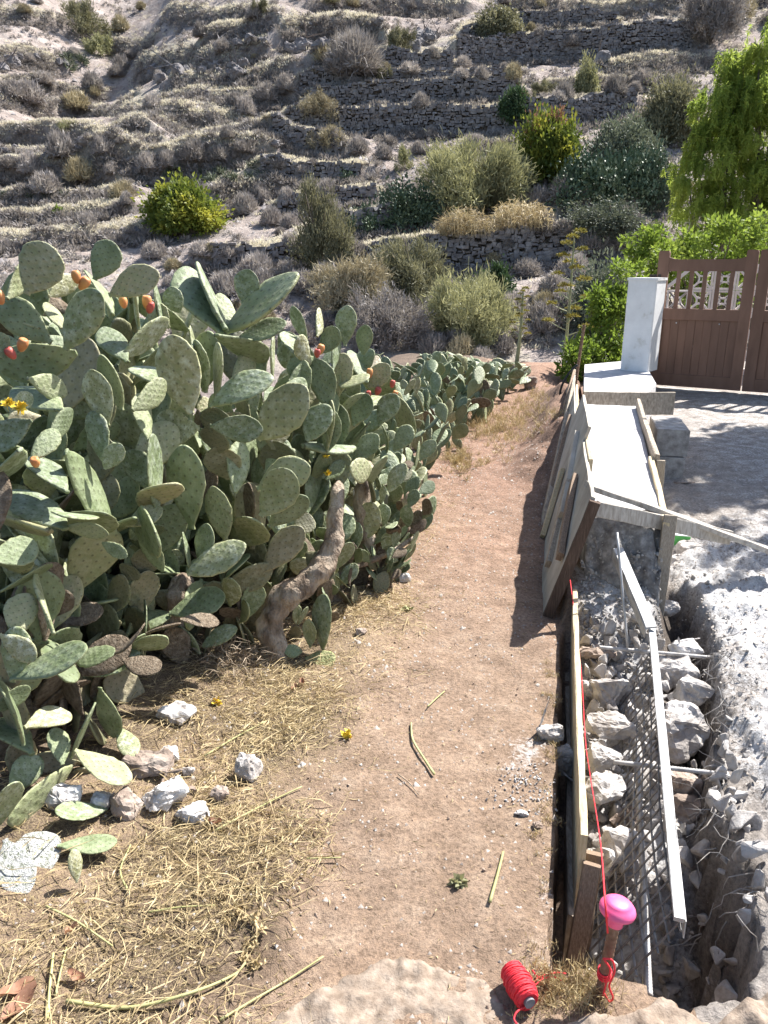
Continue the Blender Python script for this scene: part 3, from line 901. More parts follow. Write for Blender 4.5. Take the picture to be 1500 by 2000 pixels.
# ------------------------------------------------------------------ prickly pears
def pad_mesh(seed, rows, ring, mat):
    r = random.Random(seed)
    A = r.uniform(.29, .34); p = r.uniform(1.15, 1.5); q = r.uniform(.5, .62); th = r.uniform(.034, .05)
    bend = r.uniform(-.18, .22); cup = r.uniform(-.5, .6); tw = r.uniform(-.25, .25); sk = r.uniform(-.06, .06)
    V = []; uv = []; rim = []
    for i in range(rows + 1):
        t = .5 - .5 * math.cos(math.pi * i / rows)
        a = A * max(math.sin(math.pi * min(t, .9999) ** p), 0) ** q
        a = max(a, .055 * (1 - t / .2)) if t < .2 else a
        a = max(a, .004)
        a *= 1 + .03 * math.sin(i * 2.4 + seed) + (r.uniform(-.022, .022) if i % 2 else .012)
        hh = th * (.55 + .45 * math.sin(math.pi * min(max(t, .02), .98)) ** .5) * (1 - .25 * t)
        hh = min(hh, a * .8)
        for k in range(ring):
            f = 2 * math.pi * k / ring
            cx, sy = math.cos(f), math.sin(f)
            x = a * math.copysign(abs(cx) ** .85, cx)
            y = hh * math.copysign(abs(sy) ** .75, sy)
            y += bend * (t - .15) ** 2 + cup * x * x + tw * x * (t - .4)
            V.append((x + sk * math.sin(t * 3), y, t)); uv.append((x * 6.2 + .07 * seed, t * 6.2)); rim.append(abs(cx) ** 14)
    F = []
    for i in range(rows):
        for k in range(ring):
            F.append([i * ring + k, i * ring + (k + 1) % ring, (i + 1) * ring + (k + 1) % ring, (i + 1) * ring + k])
    F.append(list(range(ring - 1, -1, -1)))
    F.append([rows * ring + k for k in range(ring)])
    me = mesh_from('pad', V, F, True, [mat])
    ul = me.uv_layers.new(name='pad')
    li = np.empty(len(me.loops), dtype=np.int32); me.loops.foreach_get('vertex_index', li)
    ul.data.foreach_set('uv', np.array(uv, dtype=np.float32)[li].ravel())
    ra = me.attributes.new('rim', 'FLOAT', 'POINT'); ra.data.foreach_set('value', np.array(rim, dtype=np.float32))
    return me, A * 2
PADS = [pad_mesh(k, 15, 18, M['pad']) for k in range(9)]
PADS_FAR = [pad_mesh(20 + k, 8, 10, M['pad_far']) for k in range(6)]
PADS_OLD = [pad_mesh(50 + k, 15, 18, M['pad_old']) for k in range(4)]
PADS_DEAD = [pad_mesh(55 + k, 12, 14, M['pad_dead']) for k in range(3)]
PADS_DRY = [pad_mesh(40 + k, 12, 14, M['pad_dry']) for k in range(2)]

def add_pad(root, B, T, nrm, W=None, meshes=PADS, name='pad', pick=None):
    B, T = Vector(B), Vector(T)
    z = T - B; L = z.length; z.normalize()
    y = nrm - z * nrm.dot(z)
    if y.length < 1e-4: y = z.orthogonal()
    y.normalize(); x = y.cross(z)
    me, w0 = meshes[pick if pick is not None else random.randrange(len(meshes))]
    W = W or L * .62
    kx = W / w0
    ky = L * random.uniform(.8, 1.1)
    o = bpy.data.objects.new(name, me); COL.objects.link(o)
    o.parent = root
    b = B - root.location
    o.matrix_local = Matrix(((x.x * kx, y.x * ky, z.x * L, b.x), (x.y * kx, y.y * ky, z.y * L, b.y), (x.z * kx, y.z * ky, z.z * L, b.z), (0, 0, 0, 1)))
    return o

def hedge_depth(px, py):
    y = float(np.interp(px, [-20, 0, 150, 300, 520, 650, 800], [1.8, 1.82, 2.0, 2.42, 2.86, 3.35, 3.85]))
    y += max(0, (1250 - py) / 750) * .38
    if py > 1150 and px < 300:
        y = min(y, max(1.62, on_z(px, py + 30, .0).y + .06))
    return y

FRUIT = [mesh_from('fruit', *lathe([(.004, 0), (.012, .006), (.019, .022), (.021, .038), (.018, .052), (.012, .057), (.005, .054)], (0, 0, 0), n=12), True, [m]) for m in (M['fruit'], M['fruit_red'])]
def add_fruit(root, p, d, kind=0, sc=1.0):
    o = link('fruit', FRUIT[kind], root)
    o.location = Vector(p) - root.location
    o.rotation_euler = Vector(d).to_track_quat('Z', 'Y').to_euler()
    o.scale = (sc,) * 3
    return o

def plant(label, loc, group=None):
    return thing('prickly_pear', label, 'cactus', loc, group)

PL = {
    'A': plant('broad prickly pear cut off by the left edge, with orange fruit on its top pads', (-1.25, 2.35, 0)),
    'F': plant('low sprawling prickly pear at the lower left, its pads hanging over the pale rocks', (-1.02, 1.85, 0)),
    'B': plant('tallest prickly pear in the middle of the thicket, its top pads spread like a star', (-.85, 2.95, 0)),
    'C': plant('prickly pear with a bare curved tan trunk leaning out towards the dirt path', (-.45, 3.2, 0)),
    'D': plant('prickly pear with red fruit clusters at the path side of the thicket', (-.25, 3.9, 0)),
    'K': plant('prickly pear standing behind the left one, seen through the gaps between its pads', (-1.7, 3.3, 0)),
    'L': plant('prickly pear in the back row behind the tallest one, seen between its pads', (-1.25, 3.7, 0)),
    'S': plant('two young prickly pear shoots beside the foot of the curved trunk', (-.3, 3.0, 0)),
}
# pads as they stand in the photograph: plant, base pixel, tip pixel, width in pixels, lean away (+) or towards (-) the viewer, turn to the right (+)
T = [
 ('A',15,582,62,502,46,.5,30),('A',52,572,90,476,82,-.1,-15),('A',185,545,216,470,56,.0,-15),('A',220,612,182,525,36,.5,35),('A',215,576,306,532,56,-.1,-10),
 ('A',130,680,198,567,70,-.1,-20),('A',98,668,-6,588,68,.1,-12),('A',96,578,152,545,38,.6,20),('A',146,690,-14,722,76,-.05,0),
 ('A',120,640,95,585,30,.3,10),('A',75,640,40,600,40,.3,25),('A',210,830,180,720,58,.0,-25),('A',120,800,30,760,60,.5,10),
 ('A',205,905,172,804,44,.15,-10),('A',205,915,236,866,42,.2,10),('A',60,822,-16,872,58,.0,-10),('A',38,880,-14,962,56,.5,25),('A',130,885,212,1012,76,.35,35),
 ('A',55,740,130,770,50,.6,10),('A',10,700,-20,650,50,.0,0),('A',95,860,140,800,40,.7,20),('A',60,900,110,835,44,.3,-20),('A',20,800,60,770,36,.5,25),
 ('A',125,1032,26,962,72,.55,12),('A',95,1036,4,1016,26,.9,10),('A',126,1030,213,1044,36,.1,-10),('A',200,1060,249,1088,30,.0,-15),('A',130,960,60,900,50,.6,20),
 ('F',-18,1092,68,1068,66,.65,12),('F',30,1242,56,1160,70,.4,15),('F',104,1236,64,1122,22,.3,50),('F',0,1156,102,1102,16,.6,10),('F',25,1330,28,1228,62,.0,-10),
 ('F',46,1452,14,1318,26,.1,40),('F',50,1420,144,1384,56,.7,5),('F',62,1470,-12,1385,72,.6,15),('F',148,1466,252,1532,56,.65,5),('F',140,1478,184,1372,24,.2,35),
 ('F',138,1500,32,1612,58,.1,-25),('F',122,1492,108,1418,52,.4,20),('F',206,1580,104,1598,46,.8,0),('F',114,1652,229,1644,42,.55,0),('F',150,1722,145,1662,34,.2,0),
 ('F',25,1325,172,1270,62,-.1,-10),('F',20,1545,80,1480,70,.6,10),('F',-10,1620,20,1520,60,.0,0),('F',195,1345,222,1440,50,.2,-10),('F',230,1420,262,1480,46,.6,15),
 ('F',0,1240,70,1290,50,.0,-20),('F',-15,1390,55,1340,40,.4,0),
 ('B',247,1027,316,994,42,.3,-5),('B',262,1012,214,1042,28,.8,10),('B',318,1115,274,1034,40,.0,-15),('B',272,642,254,554,13,.1,55),('B',309,622,294,558,13,.1,50),
 ('B',313,622,309,545,24,.5,40),('B',240,696,328,624,44,.4,5),('B',248,706,204,640,56,.6,25),('B',238,800,204,690,44,.0,-25),('B',372,805,338,652,86,-.05,-12),
 ('B',372,818,364,672,24,.2,45),('B',402,765,386,662,36,.0,-20),('B',432,650,360,528,76,.45,28),('B',440,642,384,518,32,.4,40),('B',446,647,428,574,46,.45,25),
 ('B',474,592,489,526,50,-.05,-15),('B',442,647,592,546,56,.05,-8),('B',424,655,517,702,50,.75,-25),('B',465,662,562,634,42,.0,-15),('B',422,792,427,668,26,.1,-30),
 ('B',532,738,533,648,20,.2,50),('B',412,792,526,728,56,-.02,-10),('B',505,855,600,755,88,-.05,-12),('B',412,832,514,838,55,.15,-5),('B',388,836,299,832,74,-.1,-15),
 ('B',375,1030,362,868,78,-.05,-12),('B',308,1002,284,848,42,.15,20),('B',440,1052,416,948,55,.0,-15),('B',368,1120,482,1064,64,.1,-8),('B',370,1112,364,1038,20,.2,50),
 ('B',395,1112,406,1022,42,.2,-10),('B',330,760,265,700,52,.6,20),('B',290,860,275,770,40,.4,20),('B',330,640,290,600,44,.1,-20),('B',350,610,330,560,40,.0,-20),
 ('B',300,960,250,880,60,.1,-30),('B',460,960,470,860,50,.3,20),('B',455,740,500,690,46,.6,10),('B',500,800,470,720,46,.1,-10),('B',260,800,330,745,50,.5,15),
 ('C',548,1052,532,980,44,.3,10),('C',540,985,532,912,14,.1,45),('C',600,668,571,597,28,.0,-30),('C',620,656,631,602,24,.45,30),('C',674,674,681,596,42,-.05,-15),('C',710,692,716,634,34,.0,-15),
 ('C',618,702,540,688,66,-.1,-10),('C',650,722,663,646,27,.35,30),('C',660,772,669,690,42,-.05,-15),('C',716,746,690,678,38,.5,25),('C',720,756,760,712,42,-.05,-10),
 ('C',708,802,637,784,42,.2,-10),('C',566,746,624,708,42,.8,15),('C',594,872,688,880,20,.9,10),('C',636,936,674,904,32,.7,10),('C',560,830,590,740,50,.4,20),('C',600,860,640,790,56,.1,-20),
 ('C',625,690,660,640,40,.0,-10),('C',690,830,720,770,46,.2,-10),('C',600,1000,620,900,40,.4,25),('C',580,700,560,640,36,.5,20),('C',640,840,650,760,44,.5,25),('C',600,770,570,700,46,.0,-10),
 ('C',690,900,740,850,44,.1,-15),('C',520,930,560,860,46,.3,-20),
 ('D',750,1042,735,980,28,.4,30),('D',815,1040,843,1004,25,.0,-10),('D',748,1120,790,1098,26,.1,-10),('D',760,960,790,905,34,.1,-15),('D',720,990,700,930,34,.4,20),('D',790,980,815,930,28,.1,-20),
 ('D',700,1040,680,980,30,.5,20),('D',770,880,800,830,38,.1,-10),('D',740,830,775,770,44,.0,-10),('D',780,1040,800,1000,22,.3,10),('D',690,1080,700,1020,26,.2,-10),('D',820,900,850,860,30,.1,0),
 ('S',630,1266,624,1164,42,-.02,-12),('S',606,1263,606,1207,33,-.05,-12),('S',590,1272,555,1268,30,.5,10),('S',390,1276,350,1218,20,.1,-20),('S',396,1262,460,1224,38,.1,-10),
]
for k, (pl, bx, by, tx, ty, w, lean, turn) in enumerate(T):
    root = PL[pl]
    Y = hedge_depth(bx, by) + random.uniform(-.06, .06)
    if lean >= .3: lean += .4
    if pl == 'S': Y = 2.95 if bx > 500 else 2.75
    if pl == 'D': Y -= .05
    Lpx = math.hypot(tx - bx, ty - by)
    YT = Y + lean * Lpx * Y / FPX
    for _ in range(30):
        B = at(bx, by, Y)
        if B.z > gz(B.x, B.y) + .01: break
        Y *= .985; YT *= .985
    for _ in range(30):
        Tp = at(tx, ty, YT)
        if Tp.z > gz(Tp.x, Tp.y) + .025: break
        YT *= .985
    ax = (Tp - B); L = ax.length; ax.normalize()
    wapp = w * Y / FPX
    Wt = max(wapp * 1.02, .50 * L)
    n = (Vector((0, 0, EYE)) - B); n = (n - ax * n.dot(ax)).normalized()
    rho = math.acos(min(1, wapp / Wt)) * (1 if turn >= 0 else -1) + math.radians(turn) * .35
    n = Quaternion(ax, rho if ax.dot(Vector((0, 0, 1))) >= 0 else -rho) @ n
    add_pad(root, B - ax * L * .02, Tp, n, Wt)
# yellowing pads on the ground and a cement-splashed one
o = add_pad(PL['S'], at(566, 1312, 2.83), at(657, 1288, 2.86), Vector((.2, -.5, .8)), .11, PADS_DRY); o['label'] = 'wrinkled yellow pad lying on the ground'
wm, w0 = pad_mesh(61, 15, 18, M['pad_white'])
o = add_pad(PL['F'], at(-12, 1722, 1.60), at(116, 1632, 1.74), Vector((.25, -.35, .9)), .125, [(wm, w0)]); o['label'] = 'pad splashed white with cement'
o = add_pad(PL['F'], at(10, 1640, 1.68), at(52, 1745, 1.56), Vector((.2, -.5, .8)), .09, [(wm, w0)]); o['label'] = 'pad splashed white with cement'

for (pl, px, py, kind, d) in [('A',155,552,0,(.6,0,.8)),('A',150,540,0,(-.1,0,1)),('A',38,672,0,(.5,-.2,1)),('A',28,686,1,(-.4,-.3,.8)),('A',2,580,0,(-.2,0,1)),('A',70,898,0,(.1,-.5,.8)),
                              ('B',286,592,0,(.1,-.1,1)),('B',290,600,1,(.3,-.3,1)),('B',242,590,0,(-.1,0,1)),('C',619,690,1,(.1,-.2,1)),('C',623,684,0,(.3,-.1,1)),
                              ('D',722,768,1,(-.2,-.4,1)),('D',735,764,1,(.3,-.4,.9)),('D',770,770,0,(.2,-.2,1)),('D',762,790,1,(0,-.4,.9)),('D',722,730,0,(0,0,1)),('D',765,750,1,(.2,0,1))]:
    Y = hedge_depth(px, py) - .06
    add_fruit(PL[pl], at(px, py, Y) - Vector((0, 0, .02)), d, kind, random.uniform(.6, .85))
for (pl, px, py) in [('C',636,892),('A',40,796),('A',15,790),('C',640,925)]:
    Y = hedge_depth(px, py) - .05
    c = at(px, py, Y)
    pts = np.array([[random.gauss(0, 1), random.gauss(0, 1), random.gauss(.4, .6)] for _ in range(26)])
    V, F = blades(np.tile(c[:], (26, 1)), pts, .022, .012, .3, 3)
    part('flower', V, F, M['flower'], PL[pl])

# trunks and old thick stems
def stem(pl, pix, widths, Y, mat='bark', name='trunk', lump=.35):
    if mat == 'stem_green':
        ys = Y if hasattr(Y, '__len__') else [Y] * len(pix)
        for k in range(len(pix) - 1):
            a, b = at(*pix[k], ys[k]), at(*pix[k + 1], ys[k + 1])
            d = (b - a)
            o = add_pad(PL[pl], a - d * .12, b + d * .15, Vector((random.gauss(0, .5), -1, random.gauss(.1, .2))), max(widths[k] * 1.35 * ys[k] / FPX, d.length * .6), PADS_OLD)
        return
    pts = []; rad = []
    for (x, y), w, yy in zip(pix, widths, Y if hasattr(Y, '__len__') else [Y] * len(pix)):
        pts.append(at(x, y, yy)); rad.append(w / 2 * yy / FPX)
    d = catmull(pts, 11)
    rr = list(np.interp(np.linspace(0, 1, len(d)), np.linspace(0, 1, len(rad)), rad))
    rr[-1] *= .25; rr[-2] *= .7; rr[-3] *= .92
    V, F = tube(d, rr, 18, lump * 1.25, 13, seed=int(pix[0][0]))
    return part(name, V, F, M[mat], PL[pl], True)
stem('C', [(530,1345),(542,1290),(528,1225),(545,1180),(590,1145),(630,1105),(652,1060),(655,1000),(662,940)], [84,60,54,62,54,50,40,32,26], [2.84,2.86,2.9,2.92,2.95,3.0,3.05,3.1,3.2], lump=.22)
stem('C', [(425,1350),(470,1330),(520,1330),(565,1330)], [40,46,40,26], [2.82,2.8,2.78,2.76], 'bark', 'root_log', .5)
stem('C', [(565,1000),(548,930),(535,870),(540,800)], [50,58,52,36], [3.1,3.1,3.1,3.15], 'stem_green')
stem('C', [(500,1230),(505,1140),(492,1060),(485,960)], [58,50,46,40], [3.05,3.05,3.05,3.05], 'stem_green')
stem('B', [(300,1160),(370,1185),(440,1150),(520,1110),(585,1040),(600,1010)], [40,44,46,40,34,26], [2.75,2.8,2.85,2.88,2.9,2.95], 'stem_green')
stem('B', [(445,930),(425,880),(415,840),(418,800)], [60,66,44,30], [2.95,2.92,2.9,2.9], 'stem_green')
if 0: stem('B', [(460,1130),(440,1060),(425,980),(420,920)], [50,46,44,46], [3.0,2.98,2.96,2.95], 'bark')
stem('B', [(190,1290),(215,1190),(245,1130),(262,1110)], [46,44,38,28], [2.5,2.52,2.52,2.52], 'stem_green')
stem('B', [(280,1270),(270,1190),(280,1120),(288,1070)], [36,56,52,40], [2.58,2.56,2.56,2.56], 'stem_green')
stem('B', [(350,1310),(330,1240),(345,1180),(360,1120)], [70,60,56,50], [2.8,2.8,2.8,2.82], 'bark')
stem('F', [(40,1520),(35,1440),(20,1340),(30,1250)], [50,44,52,50], [2.0,2.0,1.98,1.98], 'stem_green')
stem('F', [(190,1590),(165,1500),(150,1480),(60,1500)], [30,26,24,30], [2.05,2.05,2.02,2.0], 'stem_green')
if 0: stem('A', [(120,1330),(130,1200),(110,1100),(120,980)], [70,62,56,50], [2.5,2.5,2.5,2.45], 'bark')
stem('A', [(200,1000),(195,930),(200,850),(215,760)], [56,50,46,36], [2.55,2.55,2.55,2.6], 'stem_green')
stem('D', [(700,1150),(715,1060),(705,980),(720,900)], [36,34,30,28], [3.65,3.65,3.65,3.7], 'bark')
stem('D', [(760,1150),(770,1080),(790,1020),(800,960)], [24,22,22,18], [3.8,3.8,3.8,3.85], 'bark')
stem('D', [(640,1140),(690,1110),(760,1080),(815,1045)], [14,13,11,7], [3.45,3.5,3.6,3.7], 'bark', 'dead_branch')

# the mass of pads behind and beneath, grown pad upon pad
def proj(p):
    d = Vector(p) - Vector((0, 0, EYE))
    f = d.y * CP - d.z * SP
    return 750 + FPX * d.x / max(f, .05), 1000 - FPX * (d.y * SP + d.z * CP) / max(f, .05)
TOPX = [-50, 0, 100, 210, 300, 350, 500, 590, 690, 740, 780, 850, 950, 1080, 1150]
TOPY = [505, 510, 480, 480, 560, 530, 540, 575, 608, 660, 700, 668, 690, 695, 720]
RX = [470, 640, 700, 790, 870, 960, 1120, 1200]
RY = [730, 760, 900, 1000, 870, 850, 830, 700]
def grow(root, base, L0, maxz, count, meshes, spread=.3, trunks=5, margin=14, back=True):
    left = [count]
    def ok(B, Tp):
        a, b = proj(B), proj(Tp)
        for q in (a, b):
            if q[1] < np.interp(q[0], TOPX, TOPY) + margin: return False
        for q in (B, Tp):
            qs, ql = to_sl(q.x, q.y)
            if ql > np.interp(qs, [0, .6, 1.1, 1.7, 2.2, 3.9, 5.4, 8.6, 11.9], [-1.25, -1.25, -.98, -.88, -.66, -.78, -.78, -.5, -.05]) + .10 * Tp.z: return False
        return Tp.z < maxz and min(B.z, Tp.z) > -.05
    todo = []
    for t in range(trunks):
        a = random.uniform(0, 6.28); rr = spread * math.sqrt(random.random())
        b = Vector((base[0] + rr * math.cos(a), base[1] + rr * math.sin(a), 0))
        b.z = gz(b.x, b.y) - .02
        ax = Vector((random.gauss(0, .35), random.gauss(0, .35), 1)).normalized()
        todo.append((b, ax, Vector((random.gauss(0, 1), random.gauss(0, 1), 0.1)), L0 * random.uniform(.9, 1.25), 0))
    while todo and left[0] > 0:
        b, ax, n, L, dep = todo.pop(0)
        tip = b + ax * L
        if not ok(b, tip): continue
        n = (n - ax * n.dot(ax)).normalized()
        W = L * random.uniform(.5, .68)
        add_pad(root, b, tip, n, W, PADS_DEAD if (random.random() < (.30 if (maxz < .85 and meshes is PADS) else .035)) else PADS_OLD if (meshes is PADS and (dep == 0 or random.random() < .08)) else meshes); left[0] -= 1
        xw = n.cross(ax)
        kids = random.choice((1, 2, 2, 3)) if dep else random.choice((2, 3))
        for q in range(kids):
            f = random.uniform(-1, 1)
            cb = b + ax * (L * (1 - .22 * f * f)) + xw * (W * .42 * f)
            na = (ax + xw * f * random.uniform(.5, 1.3) + n * random.gauss(0, .95) + Vector((0, 0, .25))).normalized()
            nn = Quaternion(na, random.uniform(-1.3, 1.3)) @ n
            todo.append((cb, na, nn, L0 * random.uniform(.7, 1.1), dep + 1))
            if random.random() < .3: random.shuffle(todo)
for key, base, L0, mz, cnt, sp in [('A', (-1.25, 2.75), .25, 1.7, 70, .35), ('A', (-1.75, 3.4), .26, 1.8, 45, .4), ('B', (-.95, 3.25), .25, 1.65, 75, .35), ('B', (-1.35, 3.9), .26, 1.7, 45, .4),
                                   ('C', (-.5, 3.55), .22, 1.45, 75, .3), ('C', (-.85, 4.4), .24, 1.45, 45, .4), ('D', (-.18, 4.1), .19, 1.2, 80, .3), ('D', (-.5, 4.9), .22, 1.3, 45, .35), ('F', (-1.25, 2.15), .2, .75, 45, .25),
   ('K', (-1.55, 3.1), .27, 1.75, 110, .4), ('K', (-1.9, 3.6), .3, 1.8, 80, .4), ('K', (-1.3, 2.75), .26, 1.6, 70, .3), ('L', (-1.2, 3.5), .27, 1.75, 110, .4), ('L', (-.8, 3.8), .27, 1.6, 80, .4),
   ('A', (-1.2, 2.5), .25, 1.55, 40, .25), ('B', (-1.1, 3.0), .25, 1.6, 30, .3),
   ('A', (-1.35, 2.95), .22, 1.1, 36, .4), ('B', (-1.0, 3.05), .2, .9, 30, .4), ('B', (-.75, 3.15), .2, 1.1, 36, .3), ('C', (-.4, 3.35), .17, .8, 50, .2), ('C', (-.62, 3.75), .2, 1.3, 50, .35),
   ('C', (-.2, 3.5), .12, .5, 45, .16), ('D', (-.05, 3.72), .12, .6, 60, .2), ('D', (.03, 4.2), .13, .8, 60, .25), ('D', (-.12, 3.6), .11, .4, 40, .2), ('S', (-.42, 3.1), .1, .25, 9, .12),
   ('A', (-1.2, 2.6), .2, .8, 40, .3), ('F', (-1.0, 2.3), .18, .45, 24, .25), ('B', (-.72, 2.85), .16, .42, 24, .25)]:
    grow(PL[key], base, L0 * (1.03 if mz > 1 else 1.0), mz, int(cnt * (1.1 if mz > .7 else 1)), PADS, sp, 9)
FAR_LABEL = 'grey-green prickly pear clump in the low hedge lining the far stretch of the dirt path'
rowcount = {0: [], 1: []}
ORD = ['first', 'second', 'third', 'fourth', 'fifth', 'sixth', 'seventh', 'eighth', 'ninth', 'tenth', 'eleventh', 'twelfth', 'thirteenth', 'fourteenth', 'fifteenth', 'sixteenth', 'seventeenth', 'eighteenth', 'nineteenth', 'twentieth', 'twenty-first', 'twenty-second']
kk = 0
for row in (0, 1):
    s = 3.1 + row * .3
    while s < 12.6:
        l = float(np.interp(s, [2.2, 3.9, 5.4, 8.6, 11.9], [-.85, -.95, -.95, -.62, -.2])) - .32 - row * .62 + random.uniform(-.08, .08)
        p = P(s, l, 0)
        mz = float(np.interp(s, [3, 5, 8, 11, 13], [1.15, .95, .75, .6, .5]))
        r = plant(FAR_LABEL, (p.x, p.y, gz(p.x, p.y)), 'prickly pear clumps along the far hedge')
        r['label'] = '%s prickly pear clump from the near end in the %s of the far hedge' % (ORD[len(rowcount[row])], 'front row' if row == 0 else 'back row'); rowcount[row].append(r)
        grow(r, (p.x, p.y), float(np.interp(s, [3, 12], [.19, .25])), mz, 46 if row == 0 else 30, PADS_FAR, .32, 8)
        if not r.children: rowcount[row].pop(); bpy.data.objects.remove(r)
        s += random.uniform(.62, .85); kk += 1
r = plant('small prickly pear seedling standing alone in dry grass at the path edge', tuple(on_g(880, 880)))
for (bx, by, tx, ty, w) in [(872,872,868,838,16),(874,845,877,832,9),(892,872,888,845,16),(898,885,897,858,15),(896,848,910,840,8),(912,888,910,882,10),(874,885,876,860,10)]:
    add_pad(r, at(bx, by, r.location.y), at(tx, ty, r.location.y), Vector((random.gauss(0, .4), -1, .1)), w * r.location.y / FPX, PADS_FAR)
# tangle of fine roots at the foot of the curved trunk
n = 420
B = []; D = []
for q in range(n):
    c = on_g(random.gauss(455, 40), random.gauss(1300, 22))
    B.append((c.x, c.y + .02, c.z + random.random() * .07)); D.append((random.gauss(0, 1), random.gauss(-.3, .6), random.gauss(.35, .5)))
V, F = blades(B, D, rng.uniform(.03, .1, n), .0035, .9, 5)
tag(part('fine_roots', V, F, M['root'], PL['C']), kind='stuff')
# ------------------------------------------------------------------ the wall being cast: formwork, concrete, braces
Z = Vector((0, 0, 1))
LEAN = (TR * .30 + Z).normalized()          # the formwork leans away from the path towards its top
def pl_pt(s, z):                            # a point on the face of the leaning panel
    return P(s, -.075 + .30 * z - .03 * math.sin((s - 1.9) * .55), z)
def panel_hit(px, py):
    """where the ray through a pixel meets the panel's face"""
    d = ray(px, py)
    o = P(3, -.075, 0); nn = TD.cross(LEAN).normalized()
    t = (o - Vector((0, 0, EYE))).dot(nn) / d.dot(nn)
    q = Vector((0, 0, EYE)) + d * t
    s, l = to_sl(q.x, q.y)
    return s, q.z

fw = thing('leaning_formwork', 'tall leaning plywood formwork with battens nailed along its face beside the path', 'formwork', tuple(P(3.5, 0, 0)))
for k, (s0, s1, z0, z1) in enumerate([(1.90, 3.10, -.12, .585), (3.105, 4.35, -.12, .67), (4.36, 5.75, -.08, .52), (5.76, 7.3, -.08, .50)]):
    a, b = pl_pt(s0, (z0 + z1) / 2), pl_pt(s1, (z0 + z1) / 2)
    side = TD.cross(LEAN)
    V, F = beam(a, b, side, .02, (z1 - z0) / LEAN.z, 8, .002, .002, k)
    part('plywood_sheet', V, F, M['ply'], fw)
off = TD.cross(LEAN).normalized() * -.022
if off.dot(TR) > 0: off = -off
for k, (x0, y0, x1, y1, w, m) in enumerate([(1127,728,1066,990,.055,'wood_brown'),(1131,748,1069,1052,.07,'wood'),(1126,815,1082,985,.04,'wood_brown'),(1113,922,1074,1052,.05,'wood_yellow'),(1121,944,1082,1105,.05,'wood'),(1137,935,1098,1130,.05,'wood_brown'),(1139,850,1108,1010,.05,'ply')]):
    s0, z0 = panel_hit(x0, y0); s1, z1 = panel_hit(x1, y1)
    if s1 < 1.97: z1 = z0 + (z1 - z0) * (s0 - 1.97) / (s0 - s1); s1 = 1.97
    a, b = pl_pt(s0, z0) + off * (1 + .35 * (k % 2)), pl_pt(s1, z1) + off * (1 + .35 * (k % 2))
    if (b - a).length < .25: continue
    V, F = beam(a, b, TD.cross(LEAN), .028, w, 6, .002, .003, k + 10)
    part('batten', V, F, M[m], fw)
V, F = beam(pl_pt(1.875, -.06) + TR * .01, pl_pt(1.885, .57) + TR * .01, TR, .05, .03, 6, .002, .003, 31)
part('end_post', V, F, M['wood_dark'], fw)
for k, (s0, s1, z) in enumerate([(2.6, 4.34, .56), (4.4, 5.9, .485)]):
    V, F = beam(pl_pt(s0, z) + TR * .024, pl_pt(s1, z + .01) + TR * .024, TR, .022, .07, 6, .002, .003, 33 + k)
    part('top_rail', V, F, M['wood_yellow'], fw)

lb = thing('formwork_board', 'long thin board set on edge along the near end of the trench', 'board', tuple(P(1, .06, 0)))
V, F = beam(P(.25, .062, .01), P(1.93, .052, .01), TR, .021, .24, 14, .002, .003, 40)
part('plank', V, F, M['wood_yellow'], lb)
V, F = beam(P(.22, .045, -.19), P(1.9, .035, -.19), TR, .02, .16, 10, .003, .003, 41)
part('lower_plank', V, F, M['wood'], lb)
for k, (s, l0, l1, z0, z1) in enumerate([(.24, .088, .035, .05, -.46), (.32, .10, .075, .02, -.45)]):
    V, F = beam(P(s, l0, z0), P(s - .1, l1, z1), TR, .045, .022, 6, .002, .003, 42 + k)
    part('stake', V, F, M['wood_brown'], lb)

rb = thing('form_side_board', 'right-hand side board of the formwork holding the fresh concrete', 'board', tuple(P(4, .53, .2)))
for k, (p, q, w, h, m) in enumerate([((5.3, .575, .41), (3.22, .515, .40), .028, .2, 'wood'), ((3.3, .487, .37), (2.1, .445, .33), .028, .2, 'wood_yellow'), ((2.12, .463, .46), (2.03, .44, -.12), .06, .028, 'wood'), ((3.2, .535, .47), (3.18, .53, 0), .05, .03, 'wood')]):
    V, F = beam(P(*p), P(*q), TR, w, h, 8, .002, .003, 50 + k)
    part('plank' if k < 2 else 'stake', V, F, M[m], rb)

# the poured concrete, level on top, slumping into the trench at its near end
ss = np.concatenate([np.arange(1.55, 2.3, .02), np.arange(2.3, 5.5, .05)])
ll = np.array([.06, .065] + list(np.linspace(.085, .53, 24)) + [.545, .55])
CS, CL = np.meshgrid(ss, ll, indexing='ij')
edge_r = np.interp(CS, [1.55, 2.2, 3.3, 5.3], [.41, .43, .475, .555])
CLs = .06 + (CL - .06) / .49 * (edge_r - .075) + .03
top = .43 + .006 * fbm(CS * 4, CLs * 8, 300, 3)
slump = sstep(1.8, 2.22, CS + .10 * fbm(CLs * 9, CS * 5, 301, 3))
rough = (1 - sstep(2.0, 2.3, CS))
cz = -.24 + (top + .24) * slump ** .8 + rough * (.05 * fbm(CS * 16, CLs * 16, 302, 3) + .03 * fbm(CS * 40, CLs * 40, 303, 2))
cz[:, 0] = -.3; cz[:, -1] = -.3; cz[0, :] = -.3; cz[-1, :] = -.3
cxy = np.array([[P(a, b, 0)[:2] for a, b in zip(r1, r2)] for r1, r2 in zip(CS, CLs)])
nj = CS.shape[1]
i, j = np.meshgrid(np.arange(CS.shape[0] - 1), np.arange(nj - 1), indexing='ij')
a = (i * nj + j).ravel()
o = part('concrete_wall', np.concatenate([cxy, cz[..., None]], 2).reshape(-1, 3), np.stack([a, a + 1, a + nj + 1, a + nj], 1)[:, ::-1], M['concrete'], None, False)
o.data.materials.append(M['slump'])
